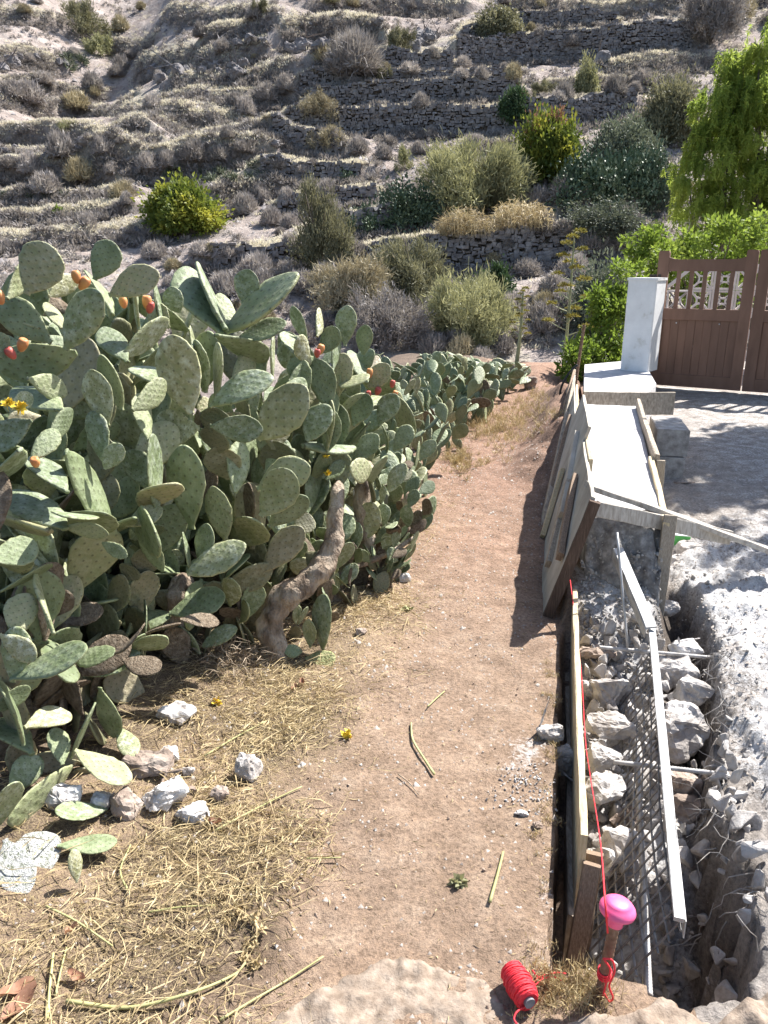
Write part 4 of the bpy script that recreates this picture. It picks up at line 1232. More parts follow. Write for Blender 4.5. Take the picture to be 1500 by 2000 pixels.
sl_ = np.repeat((CS[:-1, :-1] + .12 * fbm(CLs[:-1, :-1] * 12, CS[:-1, :-1] * 12, 305, 3) < 2.24).ravel(), 1)
o.data.polygons.foreach_set('material_index', sl_.astype(np.int32))
tag(o, 'fresh pale concrete wall top, smooth and white in the sun between its form boards', 'concrete wall')

# coarse gravel on the slump
def scatter_rocks(name, spots, size, mat, seed, root=None, kind='stuff'):
    r = random.Random(seed); base = [rock_mesh(900 + k, (1, 1, 1), 9, .04, .3, 0) for k in range(5)]
    mb = MB()
    for (x, y, z) in spots:
        V, F = base[r.randrange(5)]
        k = size * r.uniform(.5, 1.6)
        V2 = rot_np(V * np.array([k, k * r.uniform(.6, 1), k * r.uniform(.5, .8)]), r.uniform(0, 6), r.uniform(0, 6), r.uniform(0, 6))
        mb.add(V2 + np.array([x, y, z]), F)
    return tag(mb.build(name, mat, root), kind=kind)
sp = []
for k in range(900):
    s = random.uniform(1.45, 2.12); l = random.uniform(.08, .44)
    q = P(s, l, 0)
    zz = -.24 + .64 * float(sstep(1.8, 2.2, np.array(s))) ** .8
    sp.append((q.x, q.y, max(zz, gz(q.x, q.y)) + .004))
tag(scatter_rocks('gravel', sp, .022, M['block'], 3), 'coarse grey gravel heaped against the rough end of the concrete')
sp = []
for k in range(380):
    s = random.uniform(.12, 1.8); l = random.uniform(.10, .54)
    q = P(s, l, 0); sp.append((q.x, q.y, gz(q.x, q.y) + random.uniform(.01, .06)))
tag(scatter_rocks('rubble_fill', sp, .07, M['rubble'], 14), 'broken concrete filling the trench between the larger stones')
sp = []
for k in range(60):
    s = random.uniform(.6, 2.6); l = float(np.interp(s, [.05, .3, .8, 1.15, 1.5, 2.0, 2.6], [.45, .50, .52, .58, .67, .62, .6])) + abs(random.gauss(.05, .09))
    q = P(s, l, 0); sp.append((q.x, q.y, gz(q.x, q.y) + .004))
tag(scatter_rocks('bank_stones', sp, .026, M['block'], 15), 'stones and clods sticking out along the eroded bank')
sp = []
for k in range(420):
    s = random.uniform(-.02, 1.5); l = random.uniform(.08, .42)
    q = P(s, l, 0); sp.append((q.x, q.y, gz(q.x, q.y) + .006))
tag(scatter_rocks('rubble_chips', sp, .022, M['rubble'], 4), 'loose grey chips in the bottom of the trench')

# two long braces lying across the forms, nailed together at their far right end
b1a, b1b = at(1148, 948, P(2.15, .1, 0).y), on_g(1530, 1086, .13)
V, F = beam(b1a, b1b, (b1b - b1a).cross(Z), .085, .026, 10, .002, .003, 60)
tag(part('wooden_brace', V, F, M['wood_pale'], None), 'longer weathered plank slanting from the formwork top down onto the driveway', 'plank', 'planks bracing the formwork')
b2a = at(1165, 993, P(1.93, .1, 0).y); b2b = on_g(1425, 1050, .2)
V, F = beam(b2a, b2b, Z, .07, .026, 10, .002, .003, 61)
tag(part('wooden_brace', V, F, M['wood_pale'], None), 'shorter weathered plank standing on edge below the longer slanting one', 'plank', 'planks bracing the formwork')
q1, q2 = at(1138, 786, 6.9), at(1316, 788, 6.86)
V, F = beam(q1, q2, Z, .2, .03, 10, .002, .003, 62)
tag(part('end_board', V, F, M['wood'], None), 'grey board on edge closing the far end of the concrete, before the white pillar', 'board')

# two hollow blocks stacked beside the form
for k, (z0, dz, lab) in enumerate([(.04, .0, 'lower grey concrete block of the stack beside the formwork'), (.245, .012, 'upper grey concrete block of the stack, its top bright in the sun')]):
    c = P(4.58 + dz, .735 + dz, z0 + .1)
    V, F = beam(c - TD * .27, c + TD * .27, TR, .225, .198, 6, .0025, .006, 70 + k)
    o = part('concrete_block', V, F, M['block'], None)
    tag(o, lab, 'concrete block', 'stacked concrete blocks')

# slab, pillar
def prism(poly, z0, z1, jit=.003):
    n = len(poly); V = []; F = []
    for (x, y) in poly: V.append((x, y, z0))
    for (x, y) in poly: V.append((x + random.uniform(-jit, jit), y + random.uniform(-jit, jit), z1))
    F.append(list(range(n - 1, -1, -1))); F.append([n + k for k in range(n)])
    for k in range(n): F.append([k, (k + 1) % n, n + (k + 1) % n, n + k])
    return V, F
c1, c2, c3, c4, c5 = [on_z(x, y, .40) for x, y in ((1140, 768), (1266, 768), (1282, 750), (1215, 706), (1142, 712))]
c4 = c4 + Vector((.35, .25, 0))
V, F = prism([(c.x, c.y) for c in (c1, c2, c3, c4, c5)], -.3, .40)
tag(part('wall_footing', V, F, M['concrete'], None), 'pale concrete footing carrying the white gate pillar, crossed by shadow', 'footing')
sp = []
pc = on_z(1234, 727, .41)
fd = Vector((.80, -.60, 0)); bd = Vector((.60, .80, 0))
pl0 = on_z(1211, 723, .40)
w = .335
root = thing('gate_pillar', 'square white painted pillar at the left of the brown gate', 'pillar', tuple(pl0 + (fd + bd) * w / 2))
cc = pl0 + (fd + bd) * (w / 2)
V, F = beam(cc + Z * .0, cc + Z * 1.03, fd, w, w, 10, .0012, .012, 75)
part('shaft', V, F, M['white_paint'], root)
V, F = lathe([(w * .735, 1.03), (w * .735, 1.06), (w * .3, 1.085)], (0, 0, 0), n=4)
V = rot_np(V, 0, 0, math.atan2(fd.y, fd.x) + math.pi / 4)
# square cap: the four-sided lathe turned to the shaft's faces
me_v = V + np.array(cc)
V2, F2 = prism([tuple((cc + fd * a + bd * b)[:2]) for a, b in ((-.175, -.175), (.175, -.175), (.175, .175), (-.175, .175))], cc.z + 1.031, cc.z + 1.06)
part('cap', V2, F2, M['white_paint'], root)

# ------------------------------------------------------------------ the gate
g0 = Vector((3.33, 9.80, 0)); gd = Vector((4.26 - 3.35, 9.25 - 9.81, 0)).normalized(); gn = Vector((gd.y, -gd.x, 0))
if gn.y > 0: gn = -gn                     # towards the viewer
GZ = .165
def gp_(a, z, t=0.0):
    return g0 + gd * a + gn * t + Z * (GZ + z)
def leaf(a0, a1, label):
    root = thing('wooden_gate', label, 'gate', tuple(gp_((a0 + a1) / 2, 0)), 'leaves of the brown gate')
    sw = .125
    def vbar(name, a, w, z0, z1, th, t=0.0, m='gate'):
        V, F = beam(gp_(a, z0, t), gp_(a, z1, t), gd, w, th, 6, .0008, .004)
        return part(name, V, F, M[m], root)
    def hbar(name, b0, b1, z0, z1, th, t=0.0):
        V, F = beam(gp_(b0, (z0 + z1) / 2, t), gp_(b1, (z0 + z1) / 2, t), gn, th, z1 - z0, 6, .0008, .004)
        return part(name, V, F, M['gate'], root)
    for side, a in ((1, a0 + sw / 2), (-1, a1 - sw / 2)):
        # stile: shouldered head where the rail meets it, as a flat outline with thickness
        o = -1 if side == 1 else 1
        out = [(-.5, 0), (.5, 0), (.5, 1.50), (.5, 1.575), (.42, 1.60), (-.42, 1.60), (-.5, 1.585)]
        out = [(x * sw, z) for x, z in out]
        sh = [(side * sw * .5, 1.50), (side * sw * .9, 1.515), (side * sw * .62, 1.56), (side * sw * .5, 1.575)]
        nV = len(out)
        V = [gp_(a + x, z, .028) for x, z in out] + [gp_(a + x, z, -.028) for x, z in out]
        F = [list(range(nV)), list(range(2 * nV - 1, nV - 1, -1))] + [[k, (k + 1) % nV, nV + (k + 1) % nV, nV + k] for k in range(nV)]
        st = part('stile', [tuple(v) for v in V], F, M['gate'], root)
    i0, i1 = a0 + sw, a1 - sw
    # top rail with its upper edge dipping between the stiles
    nS = 14; V = []
    for k in range(nS + 1):
        t = k / nS; a = i0 + (i1 - i0) * t
        zt = 1.50 + .025 * max(0, abs(2 * t - 1) - .8) / .2
        V += [gp_(a, 1.365, .024), gp_(a, zt, .024), gp_(a, zt, -.024), gp_(a, 1.365, -.024)]
    F = []
    for k in range(nS):
        for q in range(4):
            F.append([k * 4 + q, k * 4 + (q + 1) % 4, (k + 1) * 4 + (q + 1) % 4, (k + 1) * 4 + q])
    F += [[0, 1, 2, 3], [nS * 4 + 3, nS * 4 + 2, nS * 4 + 1, nS * 4]]
    part('top_rail', [tuple(v) for v in V], F, M['gate'], root)
    hbar('middle_rail', i0, i1, .80, .935, .046)
    hbar('bottom_rail', i0, i1, .0, .15, .046)
    nsl = 5
    gap = (i1 - i0 - nsl * .048) / (nsl + 1)
    for k in range(nsl):
        vbar('slat', i0 + gap * (k + 1) + .048 * (k + .5), .048, .93, 1.37, .022)
    nb = 9
    bw = (i1 - i0) / nb
    for k in range(nb):
        vbar('panel_board', i0 + bw * (k + .5), bw - .0004, .145, .805, .016, -.004 + .003 * (k % 2))
    V, F = [], []
    hb = [(i0 - .005, .152), (i1 + .005, .152), (i1 + .005, .80), (i0 - .005, .80)]
    for a_ in (i0 + .16, i1 - .2):
        V, F = lathe([(.004, 0), (.009, .002), (.009, .006), (.004, .008)], gp_(a_, .765, .012), gn, 8)
        part('bolt', V, F, M['zinc'], root)
    return root
lf = leaf(0.0, 1.10, 'left leaf of the brown wooden gate, whole in view beside the white pillar')
leaf(1.118, 2.22, 'right leaf of the brown wooden gate, cut off by the right edge')
for zz in (.55, 1.3):
    V, F = beam(gp_(-.09, zz, .0), gp_(.05, zz, .034), Z, .06, .008, 2, 0, .002)
    part('hinge', V, F, M['iron'], lf)

# pale lattice-block wall seen through the slats
def lattice_block_mesh(sz):
    mb = MB(); h = sz / 2; t = .026; dp = .08
    def bar(p, q, w):
        V, F = beam((p[0], 0, p[1]), (q[0], 0, q[1]), (0, 1, 0), dp, w, 1, 0, .003)
        mb.add(V, F)
    for p, q in (((-h, -h + t / 2), (h, -h + t / 2)), ((-h, h - t / 2), (h, h - t / 2)), ((-h + t / 2, -h + t), (-h + t / 2, h - t)), ((h - t / 2, -h + t), (h - t / 2, h - t))):
        bar(p, q, t)
    k = h - t
    for sx in (-1, 1):
        pts = [(sx * k, k), (sx * k * .42, k * .45), (sx * k * .30, 0), (sx * k * .42, -k * .45), (sx * k, -k)]
        for p, q in zip(pts, pts[1:]): bar(p, q, .024)
    for sz_ in (-1, 1):
        pts = [(k, sz_ * k), (k * .45, sz_ * k * .42), (0, sz_ * k * .3), (-k * .45, sz_ * k * .42), (-k, sz_ * k)]
        for p, q in zip(pts, pts[1:]): bar(p, q, .024)
    return mesh_from('lattice_block', np.concatenate(mb.V), mb.F, False, [M['pink_paint']])
w0 = at(1300, 600, 11.2)
ld = Vector((.93, -.37, 0)).normalized()
lw = thing('lattice_wall', 'pale openwork block wall behind the gate, seen through its slats', 'wall', (w0.x, w0.y, .1))
bs = .29
lm = lattice_block_mesh(bs - .006)
for r_ in range(5):
    for c_ in range(7):
        if c_ == 0 and r_ == 4: continue
        o = link('lattice_block', lm, lw)
        o.location = Vector(ld * (bs * (c_ + .5))) + Z * (.02 + bs * (r_ + .5))
        o.rotation_euler = (0, 0, math.atan2(ld.y, ld.x))
V, F = beam(Vector(w0[:2] + (0,)) + Z * 1.30 + ld * -.02, Vector(w0[:2] + (0,)) + Z * 1.595 + ld * .31, Z, .045, .1, 3, .001)
part('coping', V, F, M['pink_paint'], lw)
V, F = beam(Vector(w0[:2] + (0,)) + Z * 1.595 + ld * .31, Vector(w0[:2] + (0,)) + Z * 1.595 + ld * 2.05, Z, .045, .1, 3, .001)
part('coping', V, F, M['pink_paint'], lw)
V, F = beam(Vector(w0[:2] + (0,)) + Z * .0, Vector(w0[:2] + (0,)) + Z * .0 + ld * 2.05, Z, .46, .12, 3, .001)
part('base_course', V, F, M['pink_paint'], lw)

# low kerb of stones under the gate
V, F = beam(gp_(-.1, -.10, .0), gp_(2.3, -.10, .0), gn, .16, .13, 12, .006, .01, 77)
tag(part('threshold', V, F, M['block'], None), 'low worn threshold on the ground under the brown gate', 'threshold')

# ------------------------------------------------------------------ steel in the trench
def rod(label, a, b, r, mat='rebar', ribs=True, group=None):
    V, F = rebar_tube(a, b, r, 8, .009) if ribs else tube([Vector(a).lerp(Vector(b), k / 6) for k in range(7)], r, 8)
    return tag(part('rebar', V, F, M[mat], None, True), label, 'rebar', group)
rod('pale rebar lying across the trench just below the dark shaded end, nearest the concrete', on_z(1148, 1213, -.02), on_z(1232, 1214, .02), .006)
rod('longest rebar crossing the whole trench, pushed into the eroded bank', on_z(1170, 1264, .02), on_z(1418, 1287, .0), .0075)
rod('ribbed rebar crossing the trench under the metal strip, bent at its right tip', on_z(1198, 1488, -.03), on_z(1412, 1512, -.0), .0075)
rod('dark ribbed rebar lying along the trench bottom left of the mesh', on_z(1244, 1476, -.06), on_z(1268, 1945, -.10), .0085, 'rebar')
rod('thin pale rod running down the trench from the concrete', at(1205, 1040, 3.2), on_z(1226, 1268, -.02), .006, 'zinc', False)

strip_pts = [((1268, 1212, .115), (1328, 1796, .095)), ]
ms = thing('metal_strip', 'long galvanised steel strip lying along the trench over the wire mesh', 'metal strip', tuple(on_z(1300, 1500, .1)))
a, b = on_z(1271, 1218, .115), on_z(1326, 1797, .095)
V, F = beam(a, b, TR, .024, .012, 10, .0008, .002, 80)
part('flange', V, F, M['zinc'], ms)
V, F = beam(a - Z * .026 + TR * .016, b - Z * .026 + TR * .016, TR, .003, .05, 10, .0006, .001, 81)
part('web', V, F, M['zinc'], ms)
ms2 = thing('metal_strip', 'shorter dusty steel angle leaning from the concrete down to the long strip', 'metal strip', tuple(on_z(1240, 1150, .2)))
a, b = at(1207, 1072, P(2.0, .25, 0).y), on_z(1272, 1226, .135)
V, F = beam(a, b, TR, .045, .012, 8, .0008, .002, 82)
part('flange', V, F, M['zinc'], ms2)
V, F = beam(a - Z * .03 - TR * .021, b - Z * .03 - TR * .021, TR, .003, .055, 8, .0006, .001, 83)
part('web', V, F, M['zinc'], ms2)

# welded wire mesh hanging under the strip
wm_ = thing('wire_mesh', 'welded wire mesh hanging in the trench under the long metal strip', 'wire mesh', tuple(P(.6, .28, 0)))
def mp(s, v):       # v runs down the sheet
    return P(s, .283 + .035 * s - .19 * v - .02 * math.sin(s * 4), .075 - .36 * v)
for k in range(10):
    v = k / 9
    V, F = tube([mp(s, v) for s in np.linspace(.04, 1.45, 16)], .0034, 6)
    part('long_wire', V, F, M['wire'], wm_)
mb = MB()
for s in np.arange(.06, 1.45, .046):
    mb.add(*tube([mp(s, v) + Vector((0, 0, .004)) for v in np.linspace(0, 1, 5)], .003, 5))
tag(mb.build('cross_wires', M['wire'], wm_), kind='stuff')

# the capped rebar stake with its string, and the spool
ft = on_z(1168, 1962, -.03); tp_ = at(1204, 1786, ft.y + .015)
st = thing('capped_stake', 'short rusty rebar stake with a round pink plastic safety cap', 'stake', tuple(ft))
V, F = rebar_tube(ft - (tp_ - ft) * .2, tp_ + (tp_ - ft) * .12, .0112, 12, .011)
part('bar', V, F, M['rust'], st, True)
ax = (tp_ - ft).normalized()
prof = [(.013, -.032), (.0175, -.03), (.0195, -.016), (.022, -.006), (.033, -.001), (.0385, .003), (.0395, .008), (.038, .0135), (.033, .020), (.0265, .025), (.0262, .0258), (.018, .0285), (.008, .030), (.001, .0302)]
V, F = lathe(prof, tp_ + ax * .005, ax, 40)
part('cap', V, F, M['pink_cap'], st, True)
# knot of red cord on the bar
kn = []
kc = ft.lerp(tp_, .36)
mb = MB()
for k in range(3):
    mb.add(*tube([kc + ax * (.006 * k - .006 + .003 * math.sin(q)) + (TR * math.cos(q) + TD * math.sin(q)) * .014 for q in np.linspace(0, 6.283, 18)], .0023, 6))
for pix in ([(1178, 1872), (1196, 1876), (1200, 1900), (1190, 1925), (1197, 1948), (1190, 1956), (1180, 1940)], [(1180, 1874), (1192, 1895), (1184, 1920), (1178, 1945)]):
    mb.add(*tube(catmull([at(x, y, kc.y - .03) for x, y in pix], 6), .0022, 6))
tag(mb.build('knotted_cord', M['red_cord'], None, True), 'red cord knotted round the rusty stake below its pink cap', 'cord')
# taut string from the stake to the formwork
V, F = tube(catmull([at(1187, 1822, tp_.y - .02), at(1181, 1750, tp_.y + .0), at(1172, 1640, 1.62), at(1152, 1510, 1.95), at(1143, 1440, 2.2), at(1134, 1300, 2.75), at(1113, 1128, 3.32)], 8), [.0022, .0022, .0018, .0014, .0014, .0016, .002], 6)
tag(part('mason_string', V, F, M['red_cord'], None, True), 'thin red string stretched along the trench from the capped stake to the formwork', 'string')
# spool
sa_, sb_ = on_z(1034, 1958, .03), on_z(1004, 1905, .03)
sax = (sb_ - sa_).normalized(); L = .092
sb_ = sa_ + sax * L
spo = thing('cord_spool', 'spool of red cord lying on the ground at the edge of the cement', 'spool', tuple(sa_))
V, F = lathe([(.008, -.004), (.0125, -.004), (.0125, L + .003), (.008, L + .003)], sa_, sax, 18)
part('core', V, F, M['core'], spo)
def spool_r(t):
    return .0145 + .0125 * math.sin(math.pi * min(max(t * .9 + .06, 0), 1)) ** .45
pts = []
turns = 34
u = sax.orthogonal().normalized(); v = sax.cross(u)
for lay in range(4):
    for k in range(turns * 9 // (1 if lay < 1 else 2)):
        t = k / (turns * 9 // (1 if lay < 1 else 2)); tt = t if lay % 2 == 0 else 1 - t
        a_ = 2 * math.pi * k / 14 * (1 + .03 * math.sin(t * 20)) + lay
        rr = spool_r(tt) + .0011 * lay + .0012 * math.sin(k * .7 + lay)
        pts.append(sa_ + sax * (L * (.03 + .94 * tt)) + (u * math.cos(a_) + v * math.sin(a_)) * rr)
V, F = tube(pts, .0019, 5)
part('winding', V, F, M['red_cord'], spo, True)
V, F = lathe([(.012, .004), (.017, .004)] + [(spool_r(t) - .0005, L * (.02 + .96 * t)) for t in np.linspace(0, 1, 12)] + [(.012, L * .985)], sa_, sax, 24)
part('inner_winding', V, F, M['red_cord'], spo, True)
mb = MB()
gg = lambda x, y, dz=.004: on_z(x, y, gz(*on_z(x, y, 0)[:2]) + dz)
for pix in ([(1026, 1945), (1046, 1915), (1062, 1905), (1085, 1900), (1106, 1902)], [(1044, 1925), (1060, 1912), (1078, 1908), (1098, 1915)], [(1040, 1895), (1050, 1908), (1068, 1912)]):
    mb.add(*tube(catmull([gg(x, y, .006) for x, y in pix], 7), .0021, 6))
mb.add(*tube(catmull([on_z(x, y, z) for x, y, z in ((1034, 1955, .012), (1024, 1966, .02), (1010, 1976, .024), (1004, 1990, .02), (1012, 2004, .02), (1020, 2020, .02))], 7), .0021, 6))
tag(mb.build('loose_cord', M['red_cord'], None, True), 'loose ends of red cord trailing from the spool over the dry grass', 'cord')

# ------------------------------------------------------------------ stones and broken concrete
def rock(name, label, cx, cy, w, h, z, mat, boxy=.5, seed=0, group=None, cat='stone', rz=0, dep=.85, tilt=0.0):
    if z is None:
        c = on_g(cx, cy + h * .25)
        c.z += h * c.y / FPX * .22
    else:
        c = on_z(cx, cy, z)
    d = (c - Vector((0, 0, EYE))).length * .97
    if cat == 'rubble' and z is not None: w *= 1.18; h *= 1.12; boxy = min(.95, boxy + .25)
    dx, dz = w * d / FPX, h * d / FPX
    V, F = rock_mesh(seed, (dx, (dx + dz) / 2 * dep, dz * .85), 16, .065, boxy, 3)
    V = rot_np(V, tilt, random.uniform(-.15, .15), rz) + np.array(c)
    return tag(part(name, V, F, M[mat], None), label, cat, group)
R = rock
R('rock', 'upright pale angular rock standing alone on the straw, right of the others', 487, 1497, 56, 80, None, 'rubble', .6, 1, cat='rock', tilt=.2)
R('rock', 'white pitted rock at the centre of the group by the low cactus', 322, 1548, 88, 78, None, 'stone_white', .5, 2, cat='rock', rz=.5)
R('rock', 'white crumbling rock in front of the pitted one', 374, 1584, 74, 46, None, 'stone_white', .4, 3, cat='rock')
R('rock', 'flat brown slab of stone behind the white pitted rock', 292, 1490, 98, 52, None, 'stone', .8, 4, cat='rock')
R('rock', 'small pale rock touching the right end of the flat brown slab', 330, 1472, 46, 40, None, 'stone_white', .6, 5, cat='rock')
R('rock', 'small round brown stone left of the upright rock', 430, 1547, 42, 36, None, 'stone', .2, 6, cat='rock')
R('rock', 'small brown pebble right of the white pitted rock', 374, 1541, 32, 24, None, 'stone', .2, 7, cat='rock')
R('rock', 'brown and white split stone left of the white pitted rock', 252, 1560, 62, 84, None, 'stone', .5, 8, cat='rock', rz=.6)
R('rock', 'pale broad rock half under the low cactus pads', 136, 1545, 78, 74, None, 'stone_white', .6, 9, cat='rock')
R('rock', 'pale rock wedged between the split stone and the cactus', 200, 1562, 46, 50, None, 'stone_white', .5, 10, cat='rock')
R('rock', 'little grey stone above the white pitted rock', 368, 1506, 30, 28, None, 'rubble', .3, 11, cat='rock')
R('rock', 'flat yellowish stone lying against the cactus foot above the straw', 345, 1388, 82, 42, None, 'stone_white', .6, 12, cat='rock')
R('rock', 'small brown stone on the earth right of the curved trunk', 705, 1233, 26, 20, None, 'stone', .4, 13, cat='rock')
R('rock', 'small grey block of rubble at the trench edge, upper of two', 1076, 1428, 54, 46, None, 'rubble', .8, 14, cat='rubble')
R('rock', 'grey rubble lump sunk below the trench edge, lower of two', 1092, 1482, 46, 60, -.04, 'rubble', .7, 15, cat='rubble')
R('rock', 'pointed grey rock at the far end of the hedge by the path', 1036, 748, 30, 44, None, 'stone', .3, 16, cat='rock')
R('rock', 'small stone on the path beside the pale crushed patch', 1018, 1588, 30, 16, None, 'rubble', .4, 17, cat='rock')
R('rock', 'small reddish stone on the path near the trench lip', 1052, 1612, 28, 16, None, 'stone', .4, 18, cat='rock')
R('rock', 'broken pale chip under the far hedge at the path side', 792, 1126, 34, 28, None, 'stone_white', .4, 19, cat='rock')
for k, (cx, cy, w, h, z, m, bx, lab) in enumerate([
    (1325, 1425, 80, 100, -.08, 'rubble', .8, 'largest pale block of rubble, right of the metal strip'),
    (1192, 1345, 62, 66, -.05, 'rubble', .8, 'grey slab of broken concrete left of the metal strip, sloping to the right'),
    (1190, 1418, 76, 48, -.06, 'rubble', .7, 'long pale chunk of rubble below the sloping slab'),
    (1176, 1482, 56, 52, -.08, 'rubble', .7, 'brownish cube of rubble left of the ribbed rebar'),
    (1180, 1546, 74, 70, -.09, 'rubble', .6, 'pale rough chunk in the trench under the red string'),
    (1166, 1280, 62, 36, -.04, 'stone', .5, 'flat brown stone under the longest rebar'),
    (1318, 1310, 78, 58, -.05, 'rubble', .5, 'dusty pale heap stone right of the strip below the longest rebar'),
    (1335, 1268, 54, 34, .0, 'stone_white', .8, 'squared pale stone just behind the longest rebar'),
    (1328, 1530, 60, 62, -.14, 'stone', .5, 'brown stone wedged below the largest block'),
    (1345, 1592, 64, 80, -.2, 'stone', .5, 'dark brown stone deep under the right bank'),
    (1300, 1188, 44, 34, .0, 'rubble', .6, 'pale yellow stone at the driveway edge beside the steel angle'),
    (1172, 1236, 44, 26, -.04, 'stone_white', .7, 'flat white chip left of the thin pale rod'),
    (1160, 1170, 36, 22, -.02, 'stone_white', .6, 'small white chip at the foot of the formwork'),
    (1212, 1665, 50, 110, -.14, 'rubble', .8, 'grey smooth slab tilted in the near trench beside the dark rebar'),
    (1168, 1690, 50, 120, -.18, 'stone_white', .8, 'upright white-splashed slab against the near board'),
    (1208, 1600, 60, 46, -.14, 'stone', .6, 'brown rough stone above the tilted grey slab'),
    (1150, 1345, 44, 50, -.07, 'rubble', .5, 'speckled rubble tucked against the long board'),
    (1225, 1530, 40, 40, -.14, 'rubble', .5, 'grey rubble piece left of the ribbed rebar crossing'),
    (1230, 1300, 36, 50, -.12, 'rubble', .5, 'grey lump in shade under the steel angle'),
    (1352, 1350, 60, 60, -.02, 'rubble', .5, 'dusty grey lump against the eroded bank'),
    (1355, 1075, 60, 40, .05, 'rubble', .8, 'grey broken slab lying on the driveway by the green block'),
    (1325, 1105, 46, 40, .02, 'rubble', .6, 'grey fragment at the foot of the side board'),
    (1330, 950, 40, 26, .05, 'stone', .5, 'brown stone at the foot of the stacked blocks'),
    (1350, 905, 40, 30, .05, 'stone', .5, 'dark stone right of the stacked blocks'),
    (1440, 1275, 60, 40, .03, 'rubble', .4, 'rounded dusty lump on the bank where the longest rebar ends'),
    (1225, 1400, 30, 40, -.14, 'rubble', .5, 'narrow grey piece beside the mesh top'),
    (1135, 1115, 30, 26, .0, 'stone_white', .6, 'bright chip at the corner below the end post'),
    (1260, 1120, 44, 40, -.02, 'rubble', .5, 'dark grey stone in shade right of the steel angle')]):
    R('rubble_stone', lab, cx, cy, w, h, z, m, bx, 100 + k, 'broken stones in the trench' if k < 20 else None, 'rubble', random.uniform(-.6, .6))

# little green block under the braces
gc = on_g(1328, 1068)
root = thing('green_block', 'small block with a white top and green side under the crossed planks', 'block', tuple(gc))
d = gc.y
fx = Vector((.97, -.24, 0)); fy = Vector((.24, .97, 0))
V, F = prism([tuple((gc + fx * a + fy * b)[:2]) for a, b in ((-.045, -.03), (.045, -.03), (.03, .06), (-.03, .06))], gc.z, gc.z + .075)
part('body', V, F, M['green_face'], root)
V, F = prism([tuple((gc + fx * a + fy * b)[:2]) for a, b in ((-.047, -.032), (.047, -.032), (.032, .062), (-.032, .062))], gc.z + .0755, gc.z + .081)
part('top', V, F, M['white_face'], root)

# hose loop and iron rod at the far end of the formwork
yy = P(6.6, 0, 0).y
V, F = tube(catmull([at(x, y, yy) for x, y in ((1128, 712), (1112, 728), (1098, 752), (1094, 772), (1102, 782), (1112, 778))], 7), .012, 8)
tag(part('hose', V, F, M['rubber'], None, True), 'black hose bent in a half loop at the far end of the formwork', 'hose')
ra = at(1141, 634, yy + .3); rb_ = at(1122, 735, yy + .25)
V, F = rebar_tube(ra, rb_ - Z * .3, .016, 8, .02)
tag(part('iron_post', V, F, M['rust'], None), 'dark iron rod standing up beyond the far end of the formwork', 'rod')

# ------------------------------------------------------------------ litter: straw, chaff, stalks, leaves, roots
n = 85000
s = rng.uniform(-.75, 3.6, n); l = -.25 - np.abs(rng.normal(0, .62, n))
dens = sstep(-.55, -.92, l + .45 * fbm(s * 2.2, l * 2.2, 400, 3) + .12 * sstep(.3, 1.2, s)) * sstep(4.2, .8, s) * (.35 + 1.6 * np.clip(fbm(s * 3, l * 3, 401, 3) + .3, 0, 1))
kp = rng.random(n) < dens
s, l = s[kp], l[kp]; n = len(s)
x = TO.x + s * TD.x + l * TR.x; y = TO.y + s * TD.y + l * TR.y; z = G(s, l) + rng.uniform(.002, .02, n)
ang = rng.uniform(0, 6.28, n)
el = rng.normal(0, .16, n)
D = np.stack([np.cos(ang), np.sin(ang), el], 1)
Ls = rng.uniform(.012, .07, n) * np.where(rng.random(n) < .10, 2.6, 1)
V, F = blades(np.stack([x, y, z], 1), D, Ls, rng.uniform(.0015, .004, n), .25, 7)
tag(part('straw_litter', V, F, M['straw'], None), 'dry straw and grass cuttings strewn under the cactus', 'straw', None, 'stuff')
# finer chaff all over the path
n = 2600
s = rng.uniform(-.75, 2.6, n); l = -.3 - np.abs(rng.normal(0, .6, n))
kp = rng.random(n) < sstep(-.6, -1.0, l + .4 * fbm(s * 2.5, l * 2.5, 410, 3)) * sstep(3, .3, s) * .8
s, l = s[kp], l[kp]; n = len(s)
x = TO.x + s * TD.x + l * TR.x; y = TO.y + s * TD.y + l * TR.y; z = G(s, l) + rng.uniform(.008, .03, n)
ang = np.where(rng.random(n) < .5, rng.normal(.5, .5, n), rng.uniform(0, 6.28, n))
V, F = blades(np.stack([x, y, z], 1), np.stack([np.cos(ang), np.sin(ang), rng.normal(0, .08, n)], 1), rng.uniform(.05, .18, n), rng.uniform(.002, .0046, n), .35, 17)
tag(part('coarse_straw', V, F, M['straw'], None), 'longer broken straws lying on top of the litter', 'straw', None, 'stuff')
n = 34000
s = rng.uniform(-.6, 5.5, n) ; l = rng.uniform(-1.35, -.02, n)
kp = rng.random(n) < (.08 + .9 * sstep(-.4, -.9, l + .35 * fbm(s * 2.5, l * 2.5, 402, 3))) * sstep(6, .5, s)
s, l = s[kp], l[kp]; n = len(s)
x = TO.x + s * TD.x + l * TR.x; y = TO.y + s * TD.y + l * TR.y; z = G(s, l) + .002
ang = rng.uniform(0, 6.28, n)
V, F = blades(np.stack([x, y, z], 1), np.stack([np.cos(ang), np.sin(ang), rng.normal(.1, .2, n)], 1), rng.uniform(.006, .025, n), rng.uniform(.0015, .004, n), .4, 8)
tag(part('chaff', V, F, M['straw'], None), 'fine chaff scattered over the earth of the path', 'chaff', None, 'stuff')
